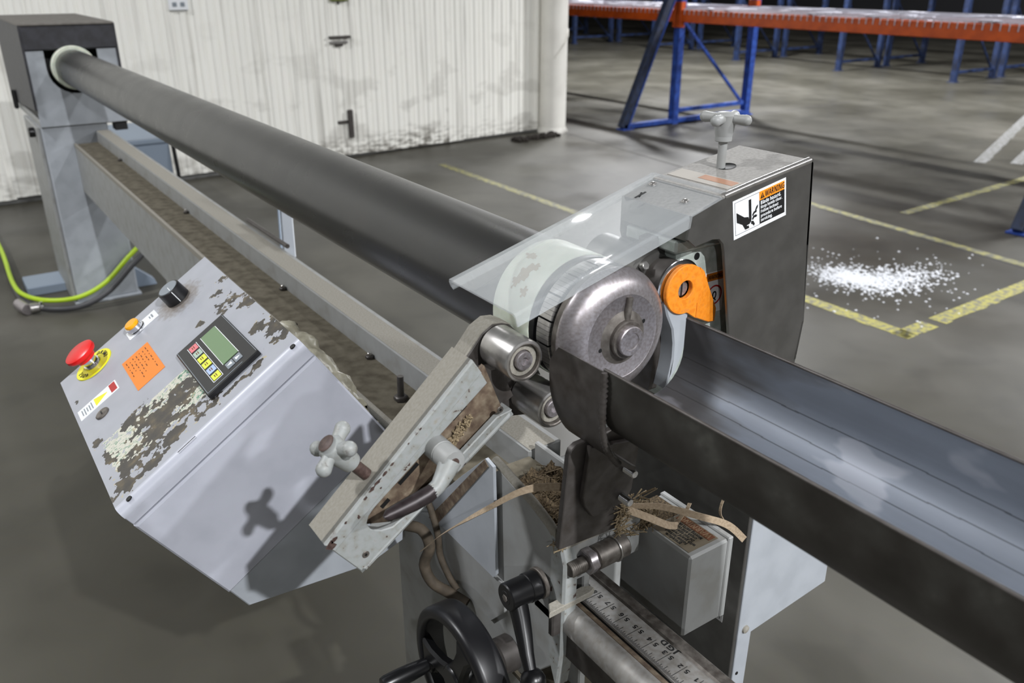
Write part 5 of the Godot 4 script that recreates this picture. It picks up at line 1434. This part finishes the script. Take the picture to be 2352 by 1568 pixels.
func paper(pts: Array, wd: Array, w: float, label: String) -> void:
	var cv := Curve3D.new()
	for i in pts.size():
		var d: Vector3 = (pts[min(i + 1, pts.size() - 1)] - pts[max(i - 1, 0)]) / 6.0
		cv.add_point(pts[i], -d, d)
	cv.bake_interval = .006
	var bp := cv.get_baked_points()
	var ws := []
	for i in bp.size():
		var s := float(i) / (bp.size() - 1) * (wd.size() - 1)
		var k := int(min(s, wd.size() - 2.0))
		ws.append((wd[k] as Vector3).lerp(wd[k + 1], s - k).normalized())
	one("paper_strip", g().strip(Array(bp), ws, w, .0007), M.kraft, label, "paper strip", "cut kraft paper strips")

func smooth(pts: Array) -> Array:
	var c := Curve3D.new()
	for i in pts.size():
		var d: Vector3 = (pts[min(i + 1, pts.size() - 1)] - pts[max(i - 1, 0)]) / 6.0
		c.add_point(pts[i], -d, d)
	c.bake_interval = .008
	return Array(c.get_baked_points())

func build_scraps() -> void:
	paper([Vector3(.600, .865, -.655), Vector3(.555, .880, -.668), Vector3(.505, .880, -.700), Vector3(.470, .843, -.740), Vector3(.440, .782, -.800), Vector3(.428, .735, -.840)], [Vector3(.1, .9, .2), Vector3(.1, .85, -.1), Vector3(.3, .8, -.1), Vector3(.8, .5, .1), Vector3(.9, .35, .1)], .0100, "long curved kraft paper strip drooping to the left across the tray edge")
	paper([Vector3(.610, .842, -.650), Vector3(.655, .836, -.630), Vector3(.700, .820, -.600), Vector3(.735, .802, -.585), Vector3(.765, .770, -.580)], [Vector3(.2, .9, .3), Vector3(.3, .85, .2), Vector3(.6, .7, .1), Vector3(.6, .6, .1)], .0095, "kraft paper strip arching right over the gear cover box")
	paper([Vector3(.615, .838, -.645), Vector3(.640, .824, -.632), Vector3(.664, .809, -.622), Vector3(.680, .803, -.620)], [Vector3(.5, .6, -.5), Vector3(.5, .6, -.5), Vector3(.6, .5, -.5)], .0100, "short kraft paper strip folded onto the gear cover box")
	paper([Vector3(.678, .803, -.622), Vector3(.694, .806, -.628), Vector3(.706, .812, -.630), Vector3(.712, .818, -.632)], [Vector3(.3, .2, .9), Vector3(.2, .3, .9)], .0055, "small curl of kraft paper on the gear cover box by the label")
	paper([Vector3(.742, .800, -.600), Vector3(.735, .812, -.600), Vector3(.737, .824, -.601), Vector3(.745, .830, -.604)], [Vector3(0, .2, 1), Vector3(0, .2, 1)], .004, "tiny curled kraft sliver hanging near the cabinet side")
	paper([Vector3(.596, .806, -.745), Vector3(.612, .812, -.742), Vector3(.622, .809, -.738), Vector3(.612, .806, -.734), Vector3(.600, .8055, -.739)], [Vector3(0, 1, .3), Vector3(.2, 1, 0)], .003, "little loop of paper fibre on the rail end under the rollers")
	var r2 := RandomNumberGenerator.new()
	r2.seed = 5
	var q := g()
	for i in 260:
		var p := Vector3(r2.randf_range(.607, .672), .800 + absf(r2.randfn(0, .012)), r2.randf_range(-.70, -.64))
		q.box(Transform3D(Basis(Vector3(r2.randfn(), r2.randfn() * .5, r2.randfn()).normalized(), r2.randf() * TAU), p), Vector3(r2.randf_range(.008, .035), .0008, .0018))
	one("shaving_tuft", q, M.shaving, "tuft of straw-like paper shavings between the studs and the gear cover box", "shavings").set_meta("kind", "stuff")

func build_clutter() -> void:
	# air hose and cable lying round the drive stand
	var cv := Curve3D.new()
	var pts := [Vector3(.185, .05, -5.9), Vector3(.195, .05, -5.2), Vector3(.185, .06, -4.55), Vector3(.215, .05, -4.36), Vector3(.30, .045, -4.24), Vector3(.42, .05, -4.20), Vector3(.54, .10, -4.19), Vector3(.66, .20, -4.20), Vector3(.72, .24, -4.22)]
	var mk := func(off: Vector3) -> Array:
		var c := Curve3D.new()
		for i in pts.size():
			var d: Vector3 = (pts[min(i + 1, pts.size() - 1)] - pts[max(i - 1, 0)]) / 6.0
			c.add_point(pts[i] + off, -d, d)
		c.bake_interval = .03
		return Array(c.get_baked_points())
	one("air_hose", g().rod(mk.call(Vector3(0, .012, 0)), .011, 12), M.hose, "yellow-green air hose looping round the foot of the drive stand", "hose")
	one("power_cable", g().rod(mk.call(Vector3(.004, -.022, .03)), .014, 12), M.cable, "grey power cable lying beside the yellow-green hose", "cable")
	var ft := thing("hose_fitting", "bright metal elbow fitting on the floor at the bend of the hose", "fitting", Vector3(.21, 0, -4.27))
	part("fitting_body", g().rod([Vector3(.18, .028, -4.36), Vector3(.195, .028, -4.28), Vector3(.205, .028, -4.255)], .026, 16), M.steelworn, ft)
	part("fitting_nut", cyl(Vector3(.215, .03, -4.26), Vector3(1, 0, .1), .024, .04, .003, 6), M.steel, ft)
	part("fitting_ring", cyl(Vector3(.255, .034, -4.255), Vector3(1, 0, .1), .022, .018, .003), M.chrome, ft)
	# pale box beyond the rail
	var bb := thing("floor_box", "pale blue-grey steel box standing beyond the rail by the corrugated wall", "box", Vector3(1.1, 0, -5.7))
	part("box_body", bx(Vector3(.90, 0, -6.2), Vector3(1.215, .50, -5.5), .008), M.backbox, bb)
	part("box_lid", bx(Vector3(.89, .50, -6.21), Vector3(1.225, .53, -5.49), .006), M.backbox, bb)
	part("lid_cable", g().rod([Vector3(1.235, .50, -5.5), Vector3(1.24, .32, -5.49), Vector3(1.235, .02, -5.48)], .012, 10), M.rubber, bb)
	# brown cables hanging below the slide arm
	one("brown_cable", g().rod(smooth([Vector3(.44, .72, -1.02), Vector3(.452, .700, -.96), Vector3(.470, .700, -.925), Vector3(.478, .672, -.915), Vector3(.470, .640, -.92), Vector3(.474, .615, -.905), Vector3(.492, .600, -.885), Vector3(.507, .590, -.86)]), .0085, 12), M.cablebrown, "thick dusty brown cable snaking down the grey side wall", "cable")
	one("thin_cable", g().rod(smooth([Vector3(.497, .760, -.99), Vector3(.498, .735, -.965), Vector3(.500, .705, -.945), Vector3(.500, .675, -.930), Vector3(.500, .640, -.925), Vector3(.502, .615, -.905), Vector3(.505, .600, -.885)]), .0052, 10), M.cablebrown, "thin dark cable hanging beside the thick brown one", "cable")
